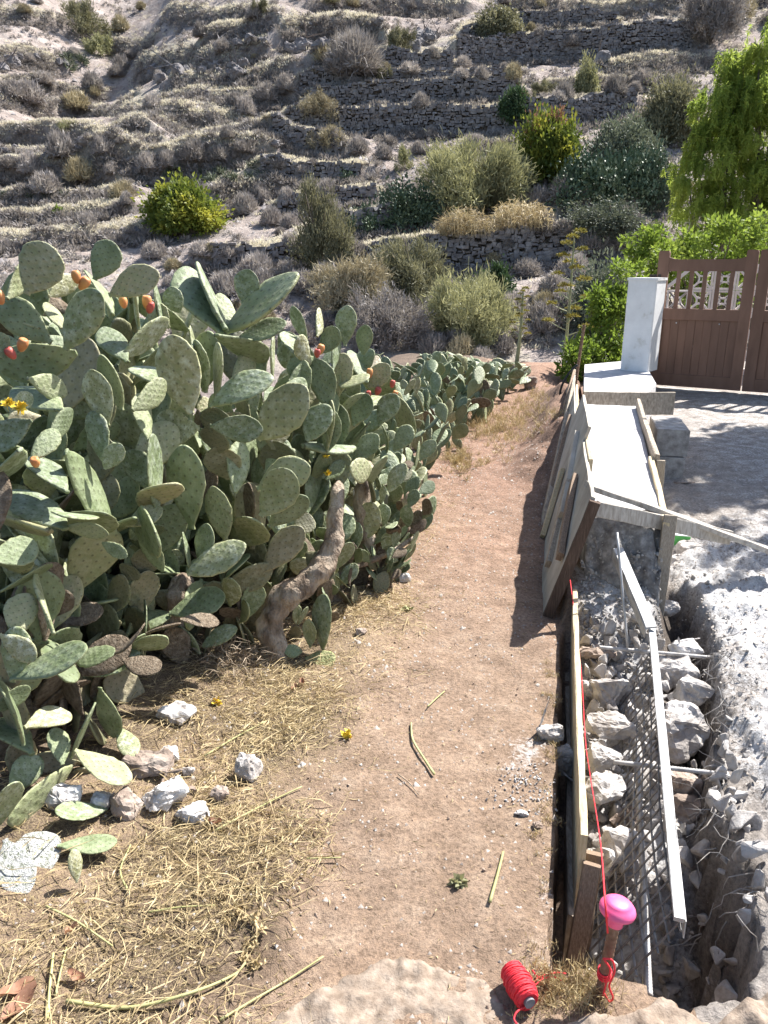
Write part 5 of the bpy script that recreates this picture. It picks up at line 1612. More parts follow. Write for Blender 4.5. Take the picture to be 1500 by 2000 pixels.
# crumbs of earth and gravel
n = 9200
s = np.concatenate([rng.uniform(-.7, 6, 4200), rng.uniform(.2, 6, 2000), rng.uniform(.0, 3.4, 3000)]); l = np.concatenate([rng.uniform(-1.3, 0, 4200), rng.uniform(.55, 2.2, 2000), .56 + np.abs(rng.normal(0, .4, 3000))])
x = TO.x + s * TD.x + l * TR.x; y = TO.y + s * TD.y + l * TR.y; z = G(s, l)
tet = np.array([[1, 0, -.3], [-.5, .87, -.3], [-.5, -.87, -.3], [.1, .1, .7]])
sz = rng.uniform(.002, .0075, n) * np.where(rng.random(n) < .05, 2, 1)
rz = rng.uniform(0, 6.28, n)
c_, s_ = np.cos(rz), np.sin(rz)
q = tet[None] * sz[:, None, None] * rng.uniform(.7, 1.3, (n, 4, 1))
V = np.stack([q[..., 0] * c_[:, None] - q[..., 1] * s_[:, None] + x[:, None], q[..., 0] * s_[:, None] + q[..., 1] * c_[:, None] + y[:, None], q[..., 2] + z[:, None] + sz[:, None] * .2], -1).reshape(-1, 3)
b4 = (np.arange(n) * 4)[:, None]
F = np.concatenate([b4 + np.array(f) for f in ([0, 1, 3], [1, 2, 3], [2, 0, 3])])
tag(part('pebbles', V, F, M['pebble'], None), 'crumbs of earth and pebbles on the path and driveway', 'pebbles', None, 'stuff')
sp = []
for k in range(230):
    q = P(random.uniform(-.3, 5.5), random.uniform(-1.05, -.05), 0); sp.append((q.x, q.y, gz(q.x, q.y) + .002))
tag(scatter_rocks('path_clods', sp, .011, M['ground_clod'], 16), 'small clods of earth lying loose on the path')
# pale crushed chips at the trench lip
sp = []
for k in range(160):
    c = on_g(random.gauss(1020, 34), random.gauss(1535, 28)); sp.append((c.x, c.y, c.z + .002))
tag(scatter_rocks('crushed_mortar', sp, .011, M['stone_white'], 6), 'patch of pale crushed mortar on the path near the trench')

def stalk(label, pix, r0, r1, mat='stalk', name='dry_stalk', dz=.006):
    pts = [on_g(x, y, dz + random.uniform(0, .008)) for x, y in pix]
    V, F = tube(catmull(pts, 5), [r0, r1], 6, .1, 60)
    return tag(part(name, V, F, M[mat], None, True), label, 'stalk')
stalk('pale green flat stalk lying alone on the path by the trench', [(983, 1664), (970, 1715), (957, 1761)], .0035, .0045)
stalk('long yellow stalk forked at its top on the middle of the path', [(803, 1412), (806, 1444), (826, 1478), (848, 1512)], .003, .0045)
stalk('long pale stalk lying slantwise at the bottom left beside the cement', [(430, 1992), (500, 1950), (560, 1915), (632, 1868)], .003, .002)
stalk('longest stalk curving through the straw at the bottom left', [(130, 1955), (250, 1968), (370, 1940), (455, 1905), (480, 1880)], .005, .0025)
stalk('straw stem slanting from the rocks towards the path', [(420, 1622), (480, 1590), (535, 1562), (590, 1536)], .003, .0022)
stalk('thick straw stems lying below the flat yellowish stone', [(400, 1476), (460, 1440), (520, 1408)], .0036, .0026)
stalk('white straight straw lying level at the left edge of the bare earth', [(598, 1677), (630, 1676), (666, 1675)], .0022, .0022)
stalk('yellow stalk upright on the picture side of the dry leaves', [(92, 1990), (98, 1920), (104, 1862)], .004, .003)
stalk('thin stalk in the straw right of the dry leaves', [(108, 1945), (120, 1890), (130, 1850)], .0026, .002)
stalk('dry stem crossing the straw under the low cactus', [(90, 1770), (150, 1800), (220, 1848)], .003, .0022)
stalk('yellow stem on the straw at lower left centre', [(250, 1740), (235, 1700), (255, 1650)], .003, .0022)
stalk('greenish straw stem lying level above the curled weed', [(290, 1782), (350, 1772), (420, 1768)], .0028, .002)
stalk('short pale straw on the reddish path below the yellow flower', [(868, 1350), (850, 1366), (835, 1380)], .0025, .0025)
stalk('thin dark twig on the path', [(778, 1512), (800, 1530), (818, 1552)], .0022, .0014, 'root')
# curled dry weed
mb = MB()
c = [on_g(x, y, .012) for x, y in ((462, 1775), (490, 1795), (505, 1820), (490, 1845), (480, 1870), (500, 1885))]
mb.add(*tube(catmull(c, 5), [.004, .003], 6))
V1, F1 = blades([tuple(c[random.randrange(6)] + Vector((random.gauss(0, .008), random.gauss(0, .008), 0))) for _ in range(120)], rng.normal(size=(120, 3)) + np.array([0, 0, .3]), .018, .009, .6, 9)
mb.add(V1, F1.tolist())
tag(mb.build('dry_weed', M['straw'], None), 'curled dry weed lying at the edge of the bare earth', 'weed')
for k, (cx, cy, w, lab) in enumerate([(35, 1935, 60, 'curled reddish dry leaf at the left edge, upper of two'), (40, 1965, 75, 'broad reddish dry leaf at the bottom left corner'), (150, 1912, 40, 'small rust dry leaf in the straw'), (140, 1818, 26, 'small orange scrap of dry leaf below the low cactus'),
                                      (420, 1608, 36, 'brown dry leaf beside the white crumbling rock'), (590, 1336, 34, 'brown dry leaf right of the fallen yellow pad'), (575, 1345, 30, 'curled dry leaf at the foot of the curved trunk')]):
    c = on_g(cx, cy, .01); d = c.y; Lw = w * 1.8 / FPX
    a_ = random.uniform(0, 6.28); u_ = Vector((math.cos(a_), math.sin(a_), .15)); v_ = Vector((-u_.y, u_.x, 0))
    V = []; F = []
    for i_ in range(7):
        t = i_ / 6; wd = .24 * Lw * math.sin(math.pi * (t * .92 + .04)) ** .8
        for q in (-1, 0, 1):
            V.append(tuple(c + u_ * (Lw * (t - .5)) + v_ * (wd * q) + Z * (.012 * abs(q) + .02 * (t - .5) ** 2 * 4 * Lw * 10 * .3 + .004 * math.sin(t * 9))))
    for i_ in range(6):
        for q in range(2):
            F.append([i_ * 3 + q, i_ * 3 + q + 1, (i_ + 1) * 3 + q + 1, (i_ + 1) * 3 + q])
    tag(part('dry_leaf', V, F, M['dry_leaf'], None, True), lab, 'leaf')
for k, (cx, cy, m, lab) in enumerate([(422, 1372, 'flower', 'yellow flower fallen by the flat stone at the cactus foot'), (680, 1436, 'flower', 'yellow flower lying on the path edge'), (892, 1722, 'pale_leaf', 'scrap of green leaf on the path'), (795, 1190, 'pad_dry', 'torn piece of yellow cactus pad on the path'), (62, 790, None, '')]):
    if m is None: continue
    c = on_g(cx, cy, .008)
    V, F = blades(np.tile(c[:], (30, 1)) + rng.normal(0, .006, (30, 3)) * np.array([1, 1, .3]), rng.normal(size=(30, 3)) + np.array([0, 0, .4]), .024, .014, .4, k)
    tag(part('fallen_flower' if m == 'flower' else 'plant_scrap', V, F, M[m], None), lab, 'flower' if m == 'flower' else 'scrap')
# dry grass at the far path edge, around the spool, along the trench lip
def grass(name, label, spots, hgt, wid, mat, per=14, seed=0):
    B = []; D = []; Lh = []
    g = random.Random(seed)
    for (x, y, z, k) in spots:
        for _ in range(per):
            B.append((x + g.gauss(0, .02 * k), y + g.gauss(0, .02 * k), z)); D.append((g.gauss(0, .55), g.gauss(0, .55), 1)); Lh.append(hgt * k * g.uniform(.4, 1.2))
    V, F = blades(B, D, np.array(Lh), wid, .5, seed)
    return tag(part(name, V, F, M[mat], None), label, 'grass', None, 'stuff')
sp = []
for k in range(170):
    c = on_g(random.gauss(960, 42), random.gauss(835, 22)); sp.append((c.x, c.y, c.z, random.uniform(.5, 1.2)))
for k in range(80):
    c = on_g(random.gauss(900, 20), random.gauss(900, 14)); sp.append((c.x, c.y, c.z, random.uniform(.3, .8)))
for k in range(60):
    c = on_g(random.gauss(1040, 25), random.gauss(790, 20)); sp.append((c.x, c.y, c.z, random.uniform(.4, 1)))
grass('dry_grass', 'tufts of dry grass where the path bends out of sight', sp, .13, .0045, 'straw', 18, 1)
sp = []
for k in range(46):
    c = on_g(random.gauss(1085, 40), random.gauss(1935, 26)); sp.append((c.x, c.y, c.z, random.uniform(.4, 1)))
for k in range(16):
    c = on_g(random.gauss(1150, 10), random.gauss(1935, 14)); sp.append((c.x, c.y, c.z, random.uniform(.8, 1.6)))
for k in range(40):
    c = P(random.uniform(.0, 1.4), random.gauss(-.03, .02), 0); sp.append((c.x, c.y, gz(c.x, c.y), random.uniform(.25, .6)))
grass('dry_grass', 'dry grass round the spool and along the trench lip', sp, .04, .0022, 'straw', 26, 2)
# roots hanging out of the eroded bank
mb = MB(); g = random.Random(5)
for k in range(210):
    s = g.uniform(.1, 1.9); l = float(np.interp(s, [.05, .3, .8, 1.15, 1.5, 2.0], [.45, .50, .52, .58, .67, .62])) + g.uniform(-.10, .03)
    q = P(s, l, 0); z0 = gz(q.x, q.y) + .01
    pts = [Vector((q.x, q.y, z0))]
    dirv = Vector((g.gauss(-.4, .6), g.gauss(-.2, .7), g.gauss(-.2, .5)))
    for _ in range(5):
        dirv = (dirv + Vector((g.gauss(0, .5), g.gauss(0, .5), g.gauss(-.25, .4)))).normalized()
        pts.append(pts[-1] + dirv * g.uniform(.012, .035))
    mb.add(*tube(pts, [g.uniform(.0012, .003), .0006], 4, caps=False))
tag(mb.build('bank_roots', M['grey_root'], None), 'dusty roots hanging out of the eroded right bank of the trench', 'roots', None, 'stuff')
# ------------------------------------------------------------------ vegetation across the valley
def hemi(g, n, zmin=0.0):
    v = g.normal(size=(n, 3)); v /= np.linalg.norm(v, axis=1, keepdims=True)
    v[:, 2] = np.abs(v[:, 2]) * (1 - zmin) + zmin
    return v

def twig_dome(seed, n, w=.03, ln=(.35, .75), inner=(.15, .62)):
    """rounded bush of bare twigs, about 1 wide to each side and 1 high"""
    g = np.random.default_rng(seed)
    d = hemi(g, n, .02)
    lump = 1 + .28 * fbm(d[:, 0] * 2.2 + seed, d[:, 1] * 2.2 + d[:, 2], seed, 3)
    r = g.uniform(*inner, n) ** .8
    B = d * (r * lump)[:, None]
    D = d + g.normal(0, .35, (n, 3)) + np.array([0, 0, .25])
    return blades(B, D, g.uniform(*ln, n) * .6, w * g.uniform(.6, 1.4, n), .5, seed)

def leaf_bush(seed, n, size=.09, clumps=60, zlo=.0, spread=.17, wr=.5, shell=.75, flat=1.0):
    g = np.random.default_rng(seed)
    c = hemi(g, clumps) if zlo == 0 else g.normal(size=(clumps, 3))
    if zlo: c /= np.linalg.norm(c, axis=1, keepdims=True)
    c *= (g.uniform(shell * .45, 1, clumps) ** .5 * (1 + .3 * (g.random(clumps) - .5)))[:, None]
    k = g.integers(0, clumps, n)
    cs = g.uniform(.6, 1.5, clumps)
    B = c[k] + g.normal(0, spread, (n, 3)) * cs[k][:, None]
    D = (B - c[k]) * 2.5 + g.normal(0, .35, (n, 3)) + np.array([0, 0, .1])
    V, F = blades(B, D, size * g.uniform(.6, 1.4, n), size * wr * g.uniform(.7, 1.3, n), .4, seed)
    V[:, 2] *= flat
    return V, F

def airy(seed, n, clumps=90, size=.2, w=.016):
    """feathery upright broom of fine green twigs"""
    g = np.random.default_rng(seed)
    nl = 9
    lc = g.normal(size=(nl, 3)); lc /= np.linalg.norm(lc, axis=1, keepdims=True)
    lc *= g.uniform(.35, .75, (nl, 1)); lc[:, 2] = np.abs(lc[:, 2]) * .75 + .22
    lr = g.uniform(.22, .45, nl)
    q = g.integers(0, nl, clumps)
    c = g.normal(size=(clumps, 3)); c /= np.linalg.norm(c, axis=1, keepdims=True)
    c = lc[q] + c * (lr[q] * g.uniform(.3, 1, clumps) ** .6)[:, None]
    c[:, 2] = np.abs(c[:, 2])
    k = g.integers(0, clumps, n)
    B = c[k] + g.normal(0, .085, (n, 3)) * np.array([1, 1, 1.1])
    out = B - np.array([0, 0, .1])
    D = out * .6 + g.normal(0, .45, (n, 3)) + np.array([0, 0, .35])
    return blades(B, D, size * .75 * g.uniform(.5, 1.3, n), w * g.uniform(.6, 1.5, n), .4, seed)

def limbs(seed, n=7, h=.75, r=.05, spread=.6):
    g = random.Random(seed); mb = MB()
    for k in range(n):
        a = g.uniform(0, 6.28); q = g.uniform(.3, 1) * spread
        top = Vector((math.cos(a) * q, math.sin(a) * q, h * g.uniform(.7, 1.15)))
        m = Vector((top.x * .35 + g.gauss(0, .06), top.y * .35 + g.gauss(0, .06), h * .45))
        mb.add(*tube(catmull([Vector((g.gauss(0, .03), g.gauss(0, .03), -.06)), m, top], 3), [r, r * .6, r * .2], 5, 0, caps=False))
    return np.concatenate(mb.V), mb.F

def set_on_hill(px, py):
    return cast([(px, py)], H, 34, 200, 1200)[0]

def hill_plant(name, label, cat, px, py, w, h, crown, mat, trunk=None, group=None, crown_name='crown', sub=None):
    """a plant whose foot stands on the slope where the photograph shows it; w, h in pixels"""
    p = set_on_hill(px, py)
    d = p[1] / ray(px, py).y
    rx, hz = w / 2 * d / FPX, h * d / FPX
    root = thing(name, label, cat, tuple(p), group)
    V, F = crown
    V = V * np.array([1 / np.percentile(np.abs(V[:, 0]), 98.5), 1 / np.percentile(np.abs(V[:, 1]), 98.5), 1 / np.percentile(V[:, 2], 99)])
    ob = link(crown_name, mesh_from(crown_name, V * np.array([rx, rx * .9, hz]) + np.array([0, 0, -.05]), F, False, [M[mat]]), root)
    if sub is not None:
        V2, F2, m2 = sub
        link('faded_leaves', mesh_from('faded_leaves', V2 * np.array([rx, rx * .9, hz]), F2, False, [M[m2]]), root)
    if trunk is not None:
        V, F = trunk
        link('trunk', mesh_from('trunk', V * np.array([rx, rx, hz]), F, True, [M['brown_leaf']]), root)
    return root

hill_plant('rounded_bush', 'wide rounded bush, dark green with yellow sides, alone on the bare left slope', 'bush', 356, 446, 142, 76, leaf_bush(1, 15300, .13, 70, 0, .13), 'yellow_leaf', limbs(1))
hill_plant('rounded_bush', 'round bright green bush with a rusty patch, in front of the longest wall', 'bush', 1072, 338, 118, 100, leaf_bush(2, 15300, .13, 70, 0, .14), 'yellow_leaf', limbs(2),
           sub=(*leaf_bush(77, 850, .12, 5, 0, .12), 'dry_leaf'))
hill_plant('green_bush', 'dark green bush growing against the right end of a terrace wall', 'bush', 1000, 238, 58, 50, leaf_bush(3, 5950, .17, 40, 0, .15), 'dark_leaf', limbs(3))
hill_plant('olive_tree', 'open grey-green tree with thin dark limbs, left of the lower terrace walls', 'tree', 628, 535, 120, 160, airy(4, 10800, 90, .13, .022), 'olive_leaf', limbs(4, 11, .85, .045, .75))
hill_plant('broom_bush', 'largest feathery yellow-green bush, above the dry reeds', 'bush', 925, 426, 200, 130, airy(5, 18720, 120, .16, .014), 'pale_leaf', limbs(5, 14, .8, .02, .85))
hill_plant('broom_bush', 'feathery grey-olive bush right behind the largest yellow-green one', 'bush', 990, 412, 110, 105, airy(6, 10080, 80, .16, .016), 'olive_leaf', limbs(6, 10, .8, .025, .8))
hill_plant('broom_bush', 'feathery green bush low in the valley behind the middle of the cactus hedge', 'bush', 925, 668, 160, 120, airy(7, 12960, 90, .17, .016), 'pale_leaf', limbs(7, 12, .8, .02, .85))
hill_plant('broom_bush', 'twiggy olive bush on the lowest wall, above the cactus hedge', 'bush', 810, 590, 150, 110, airy(8, 11520, 90, .17, .018), 'olive_leaf', limbs(8, 12, .8, .025, .85))
hill_plant('broom_bush', 'brownish twiggy bush behind the tallest cactus pads', 'bush', 690, 625, 170, 110, airy(9, 11520, 90, .18, .018), 'twig_tan', limbs(9, 12, .8, .02, .85))
hill_plant('broom_bush', 'grey-brown bush just behind the red-fruited cactus', 'bush', 770, 675, 150, 100, airy(10, 10080, 80, .18, .018), 'twig_grey', limbs(10, 12, .8, .02, .85))
hill_plant('cactus_thicket', 'dark blue-green prickly pear thicket left of the largest feathery bush', 'cactus', 790, 450, 130, 78, leaf_bush(11, 4845, 0.112, 60, 0, .12, .6), 'opuntia_leaf')
hill_plant('cactus_thicket', 'low prickly pear patch beside the olive tree', 'cactus', 705, 462, 80, 50, leaf_bush(12, 2261, 0.145, 30, 0, .12, .6), 'opuntia_leaf')
hill_plant('cactus_thicket', 'dark prickly pear thicket on the terrace over the shaded stone patch', 'cactus', 1150, 428, 150, 90, leaf_bush(13, 5168, 0.112, 60, 0, .12, .6), 'opuntia_leaf')
hill_plant('cactus_thicket', 'prickly pear thicket touching the left side of the drooping tree', 'cactus', 1245, 398, 130, 90, leaf_bush(14, 5814, 0.099, 60, 0, .12, .6), 'opuntia_leaf')
hill_plant('cactus_thicket', 'small dark prickly pear patch on the pale slope above the olive tree', 'cactus', 678, 362, 40, 28, leaf_bush(15, 442, .3, 16, 0, .2, .5), 'opuntia_leaf')
hill_plant('grey_tree', 'dark grey-green rounded tree right of the rusty-patched bush', 'tree', 1215, 330, 130, 86, leaf_bush(16, 15300, .10, 80, 0, .15), 'grey_leaf', limbs(16))
hill_plant('grey_tree', 'olive-green rounded tree at the end of the longest wall', 'tree', 1305, 272, 130, 100, leaf_bush(17, 15300, .10, 80, 0, .15), 'olive_leaf', limbs(17))
hill_plant('grey_tree', 'silvery bush in front of the prickly pear thicket near the drooping tree', 'bush', 1285, 400, 90, 90, leaf_bush(18, 8500, .10, 50, 0, .15), 'grey_leaf', limbs(18))
hill_plant('green_bush', 'small dark leafy bush against the lowest wall above the agave stalks', 'bush', 965, 585, 72, 62, leaf_bush(19, 5440, .17, 36, 0, .15, .6), 'dark_leaf')
hill_plant('green_bush', 'leafy green bush near the top of the slope, right of the rocks', 'bush', 975, 70, 90, 50, leaf_bush(20, 6800, .13, 50, 0, .15), 'olive_leaf', limbs(20))
hill_plant('green_bush', 'small light green tree below the tallest stone wall', 'tree', 1145, 185, 48, 62, leaf_bush(21, 4420, .16, 34, 0, .16), 'pale_leaf', limbs(21, 6, .7, .06))
hill_plant('green_bush', 'small pale yellow-green bush alone on the pale ground at mid slope', 'bush', 792, 335, 40, 46, airy(22, 3600, 40, .2, .03), 'pale_leaf')
hill_plant('bare_tree', 'grey bare-twigged tree above the upper long wall', 'tree', 690, 162, 110, 72, twig_dome(23, 5720, .022), 'twig_grey', limbs(23, 9, .8, .03, .8))
hill_plant('bare_tree', 'dark twiggy tree at the top right above the tallest wall', 'tree', 1385, 85, 110, 100, airy(24, 7200, 70, .2, .02), 'twig_grey', limbs(24, 11, .85, .03, .8))
hill_plant('tan_bush', 'round tan bush at the left end of the two long walls', 'bush', 622, 250, 74, 46, airy(25, 5184, 60, .2, .022), 'twig_tan')
hill_plant('tan_bush', 'round tan bush over the slanting short wall', 'bush', 636, 302, 72, 46, airy(26, 5184, 60, .2, .022), 'twig_tan')
hill_plant('green_bush', 'yellow-green bush at the upper left in the gully', 'bush', 195, 112, 60, 42, airy(27, 3744, 40, .2, .03), 'pale_leaf')
hill_plant('green_bush', 'dull green bush at the top left above the gully bush', 'bush', 165, 70, 90, 55, airy(28, 4320, 50, .2, .025), 'olive_leaf')
hill_plant('green_bush', 'pale bush at the top right corner of the slope', 'bush', 1445, 40, 90, 45, airy(29, 4320, 50, .2, .025), 'twig_tan')
hill_plant('green_bush', 'tiny bright green plant on the bare earth at the left', 'plant', 114, 420, 22, 16, leaf_bush(30, 510, .3, 10, 0, .2), 'bright_leaf')
hill_plant('green_bush', 'green sprig beside the bare bank at the left', 'plant', 132, 265, 40, 26, airy(31, 1008, 20, .3, .03), 'pale_leaf')
hill_plant('green_bush', 'low green growth at the foot of the cactus thicket above the slanting wall', 'bush', 775, 445, 60, 18, leaf_bush(32, 1360, .2, 20, 0, .2), 'yellow_leaf')
hill_plant('grey_tree', 'green scrub at the right behind the tan slope grass', 'bush', 1180, 480, 150, 60, leaf_bush(33, 6800, .10, 50, 0, .17), 'grey_leaf', limbs(33))
hill_plant('green_bush', 'dark bush in shade between the lowest wall and the gate pillar', 'bush', 1180, 640, 150, 120, leaf_bush(34, 10200, .10, 60, 0, .17), 'grey_leaf', limbs(34))

# dry reeds
def reeds(label, px, py, w, h, n, seed):
    g = np.random.default_rng(seed)
    p = set_on_hill(px, py); d = p[1] / ray(px, py).y
    rx, hz = w / 2 * d / FPX, h * d / FPX
    root = thing('reed_clump', label, 'reeds', tuple(p), 'clumps of dry reeds')
    bx, by = g.uniform(-1, 1, n) * rx, g.normal(0, .35, n) * rx
    hh = hz * g.uniform(.6, 1.05, n) * (1 - .35 * np.abs(bx / rx) ** 2)
    B = np.stack([bx, by, np.zeros(n)], 1)
    V, F = blades(B, np.stack([g.normal(0, .12, n), g.normal(0, .12, n), np.ones(n)], 1), hh, .05, .25, seed)
    link('canes', mesh_from('canes', V, F, False, [M['reed']]), root)
    m = n * 4; k = g.integers(0, n, m); t = g.uniform(.3, 1, m)
    V, F = blades(B[k] + np.stack([np.zeros(m), np.zeros(m), hh[k] * t], 1), np.stack([g.normal(0, 1, m), g.normal(0, 1, m), g.normal(.1, .5, m)], 1), g.uniform(.3, .75, m), .05, .9, seed + 1)
    link('leaves', mesh_from('leaves', V, F, False, [M['reed']]), root)
reeds('taller clump of dry tan reeds below the largest feathery bush', 905, 500, 100, 56, 320, 40)
reeds('right clump of dry tan reeds fading into yellow scrub', 1015, 482, 110, 60, 320, 41)

# agave stalks in flower, this side of the valley floor
def agave_stalk(label, px, ytop, Y, seed):
    g = random.Random(seed); t = at(px, ytop, Y)
    b = Vector((t.x - .05, Y, max(gz(t.x, Y), float(H(np.array([t.x]), np.array([Y]))[0])) - .05))
    root = thing('agave_stalk', label, 'agave', tuple(b), 'agave stalks in flower')
    h = t.z - b.z
    part('stalk', *tube(catmull([b, b.lerp(t, .5) + Vector((.02, 0, 0)), t], 6), [.04, .012], 7, .05), M['agave_stem'], root, True)
    nbr = 17
    for k in range(nbr):
        f = .36 + .64 * k / (nbr - 1)
        o = b.lerp(t, min(f, .995)); a = k * 2.4 + g.uniform(-.3, .3); L = h * .115 * (1.15 - .75 * (f - .36) / .64)
        e = o + Vector((math.cos(a) * L, math.sin(a) * L, L * .45))
        V, F = tube(catmull([o, o.lerp(e, .5) + Vector((0, 0, -.01)), e], 3), [.012, .007], 5)
        br = part('branch', V, F, M['agave_stem'], root)
        n = 120; gg_ = np.random.default_rng(seed * 100 + k)
        d = hemi(gg_, n, .0); d[:, 2] *= .8
        R_ = h * .028 * g.uniform(.85, 1.2)
        V, F = blades(np.array(e[:]) + d * R_ * np.array([1.4, 1.4, .6]) * gg_.uniform(.3, 1, (n, 1)), d + gg_.normal(0, .3, (n, 3)), R_ * .8, R_ * .3, .3, seed + k)
        fl = link('bloom', mesh_from('bloom', V - np.array(root.location), F, False, [M['agave_bloom']]), br)
agave_stalk('taller agave flower stalk with stacked yellow-green bloom tufts left of the gate', 1122, 458, 14.6, 1)
agave_stalk('shorter agave flower stalk rising from the end of the cactus hedge', 1022, 566, 13.6, 2)

# bright leafy bushes round the pillar and the gate
def near_bush(label, lobes, n, size, mat, seed, wr=.5, name='leafy_bush', cat='bush'):
    """lobes: (pixel x, pixel y, radius in pixels, distance)"""
    g = np.random.default_rng(seed)
    c0 = at(*lobes[0][:2], lobes[0][3])
    gr = max(gz(c0.x, c0.y), float(H(np.array([c0.x]), np.array([c0.y]))[0]))
    root = thing(name, label, cat, (c0.x, c0.y, gr))
    Vs = []; Fs = []; off = 0
    tot_r = sum(l[2] ** 2 for l in lobes)
    for q, (x, y, r, Y) in enumerate(lobes):
        c = np.array(at(x, y, Y)[:]); R_ = r * Y / FPX
        m = int(n * r * r / tot_r)
        V, F = leaf_bush(seed * 10 + q, m, size / R_, max(14, m // 110), .5, .13, wr, .8)
        Vs.append(V * R_ + c); Fs.append(F + off); off += len(V)
    part('leaves', np.concatenate(Vs), np.concatenate(Fs), M[mat], root)
    mb = MB()
    for (x, y, r, Y) in lobes:
        c = at(x, y, Y)
        for k in range(3):
            e = c + Vector((g.normal(0, .3), g.normal(0, .3), g.normal(0, .2))) * (r * Y / FPX)
            mb.add(*tube(catmull([Vector((c0.x + g.normal(0, .1), c0.y + g.normal(0, .1), gr - .1)), (Vector((c0.x, c0.y, gr)) + e) / 2 + Vector((g.normal(0, .1), 0, 0)), e], 4), [.025, .006], 5))
    mb.build('stems', M['brown_leaf'], root)
    return root
near_bush('bright green leafy bush growing left of the white pillar', [(1172, 690, 50, 11.3), (1200, 640, 55, 11.6), (1190, 590, 46, 11.8), (1225, 560, 40, 12.0), (1140, 700, 42, 11.2), (1115, 715, 30, 11.0), (1225, 700, 34, 11.4)], 7500, .075, 'bright_leaf', 51)
near_bush('bright green leafy bush standing over the gate top', [(1390, 480, 55, 13.2), (1330, 490, 50, 13.0), (1280, 510, 44, 12.8), (1440, 470, 55, 13.4), (1500, 480, 55, 13.6), (1300, 560, 60, 13.2), (1400, 560, 70, 13.6), (1250, 480, 30, 13.0)], 10000, .085, 'bright_leaf', 52)

# drooping tree at the right
def drooping_tree(label, base, lobes, strands, leaf_n, seed, mat='pepper_leaf', leaf=.13, drop=(.7, 1.7), width=.022):
    g = np.random.default_rng(seed)
    root = thing('drooping_tree', label, 'tree', tuple(base))
    Bs = []; Ds = []; Ls = []
    wts = np.array([r ** 2 for _, r in lobes]); wts = wts / wts.sum()
    mb = MB()
    for (c, r) in lobes:
        c = Vector(c)
        mb.add(*tube(catmull([Vector(base), Vector(base).lerp(c, .45) + Vector((g.normal(0, .2), g.normal(0, .2), .3)), c + Vector((0, 0, r * .3))], 6), [.14, .07, .02], 7, .2, 3))
    cl = []
    for q in range(max(20, strands // 14)):
        c, r = lobes[g.choice(len(lobes), p=wts)]
        d = g.normal(size=3); d /= np.linalg.norm(d)
        cl.append((np.array(c) + d * r * g.uniform(.5, 1.12), g.uniform(.16, .42) * (r ** .5)))
    for q in range(strands):
        c, r = cl[g.integers(0, len(cl))]
        d = g.normal(size=3); d /= np.linalg.norm(d); d[2] = abs(d[2]) * .9
        p = np.array(c) + d * r * g.uniform(.3, 1.0)
        v = np.array([d[0] * .8 + g.normal(0, .2), d[1] * .8 + g.normal(0, .2), .15])
        L = g.uniform(*drop); nseg = 12
        for k in range(nseg):
            f = k / nseg
            v = v * .72 + np.array([0, 0, -.38])
            stp = v / (np.linalg.norm(v) + 1e-6) * (L / nseg)
            m = leaf_n // nseg
            for _ in range(m):
                Bs.append(p + stp * g.random())
                dd = v / np.linalg.norm(v) + g.normal(0, .55, 3); Ds.append(dd); Ls.append(leaf * g.uniform(.6, 1.3))
            p = p + stp
    V, F = blades(np.array(Bs), np.array(Ds), np.array(Ls), width, .5, seed)
    part('leaves', V, F, M[mat], root)
    mb.build('trunk', M['brown_leaf'], root, True)
    return root
Yt = 21.0
def lob(x, y, r, Y=Yt): return (at(x, y, Y)[:], r * Y / FPX)
tb = at(1470, 640, Yt); tb.z = float(H(np.array([tb.x]), np.array([tb.y]))[0])
drooping_tree('bright green drooping tree filling the right edge above the gate', tb,
              [lob(1490, 185, 80), lob(1545, 130, 80), lob(1430, 220, 66), lob(1400, 235, 50), lob(1450, 150, 50), lob(1505, 260, 80), lob(1425, 325, 62), lob(1360, 335, 56), lob(1470, 360, 80), lob(1345, 380, 50), lob(1400, 410, 70), lob(1480, 430, 74, 20.6), lob(1570, 280, 90), lob(1580, 400, 90), lob(1290, 445, 34, 20.5), lob(1480, 125, 40)],
              3000, 44, 61, drop=(.15, .6), width=.026)
drooping_tree('tree standing just right of the view, dappling the driveway with its shade', (5.6, 6.9, .1),
              [((5.25, 6.8, 3.6), 1.1), ((5.9, 7.4, 3.9), 1.2), ((5.6, 6.0, 4.2), 1.0), ((5.9, 8.0, 3.7), 1.1), ((4.9, 7.2, 3.3), .8)], 900, 60, 62, drop=(.3, .8), leaf=.12, width=.035)

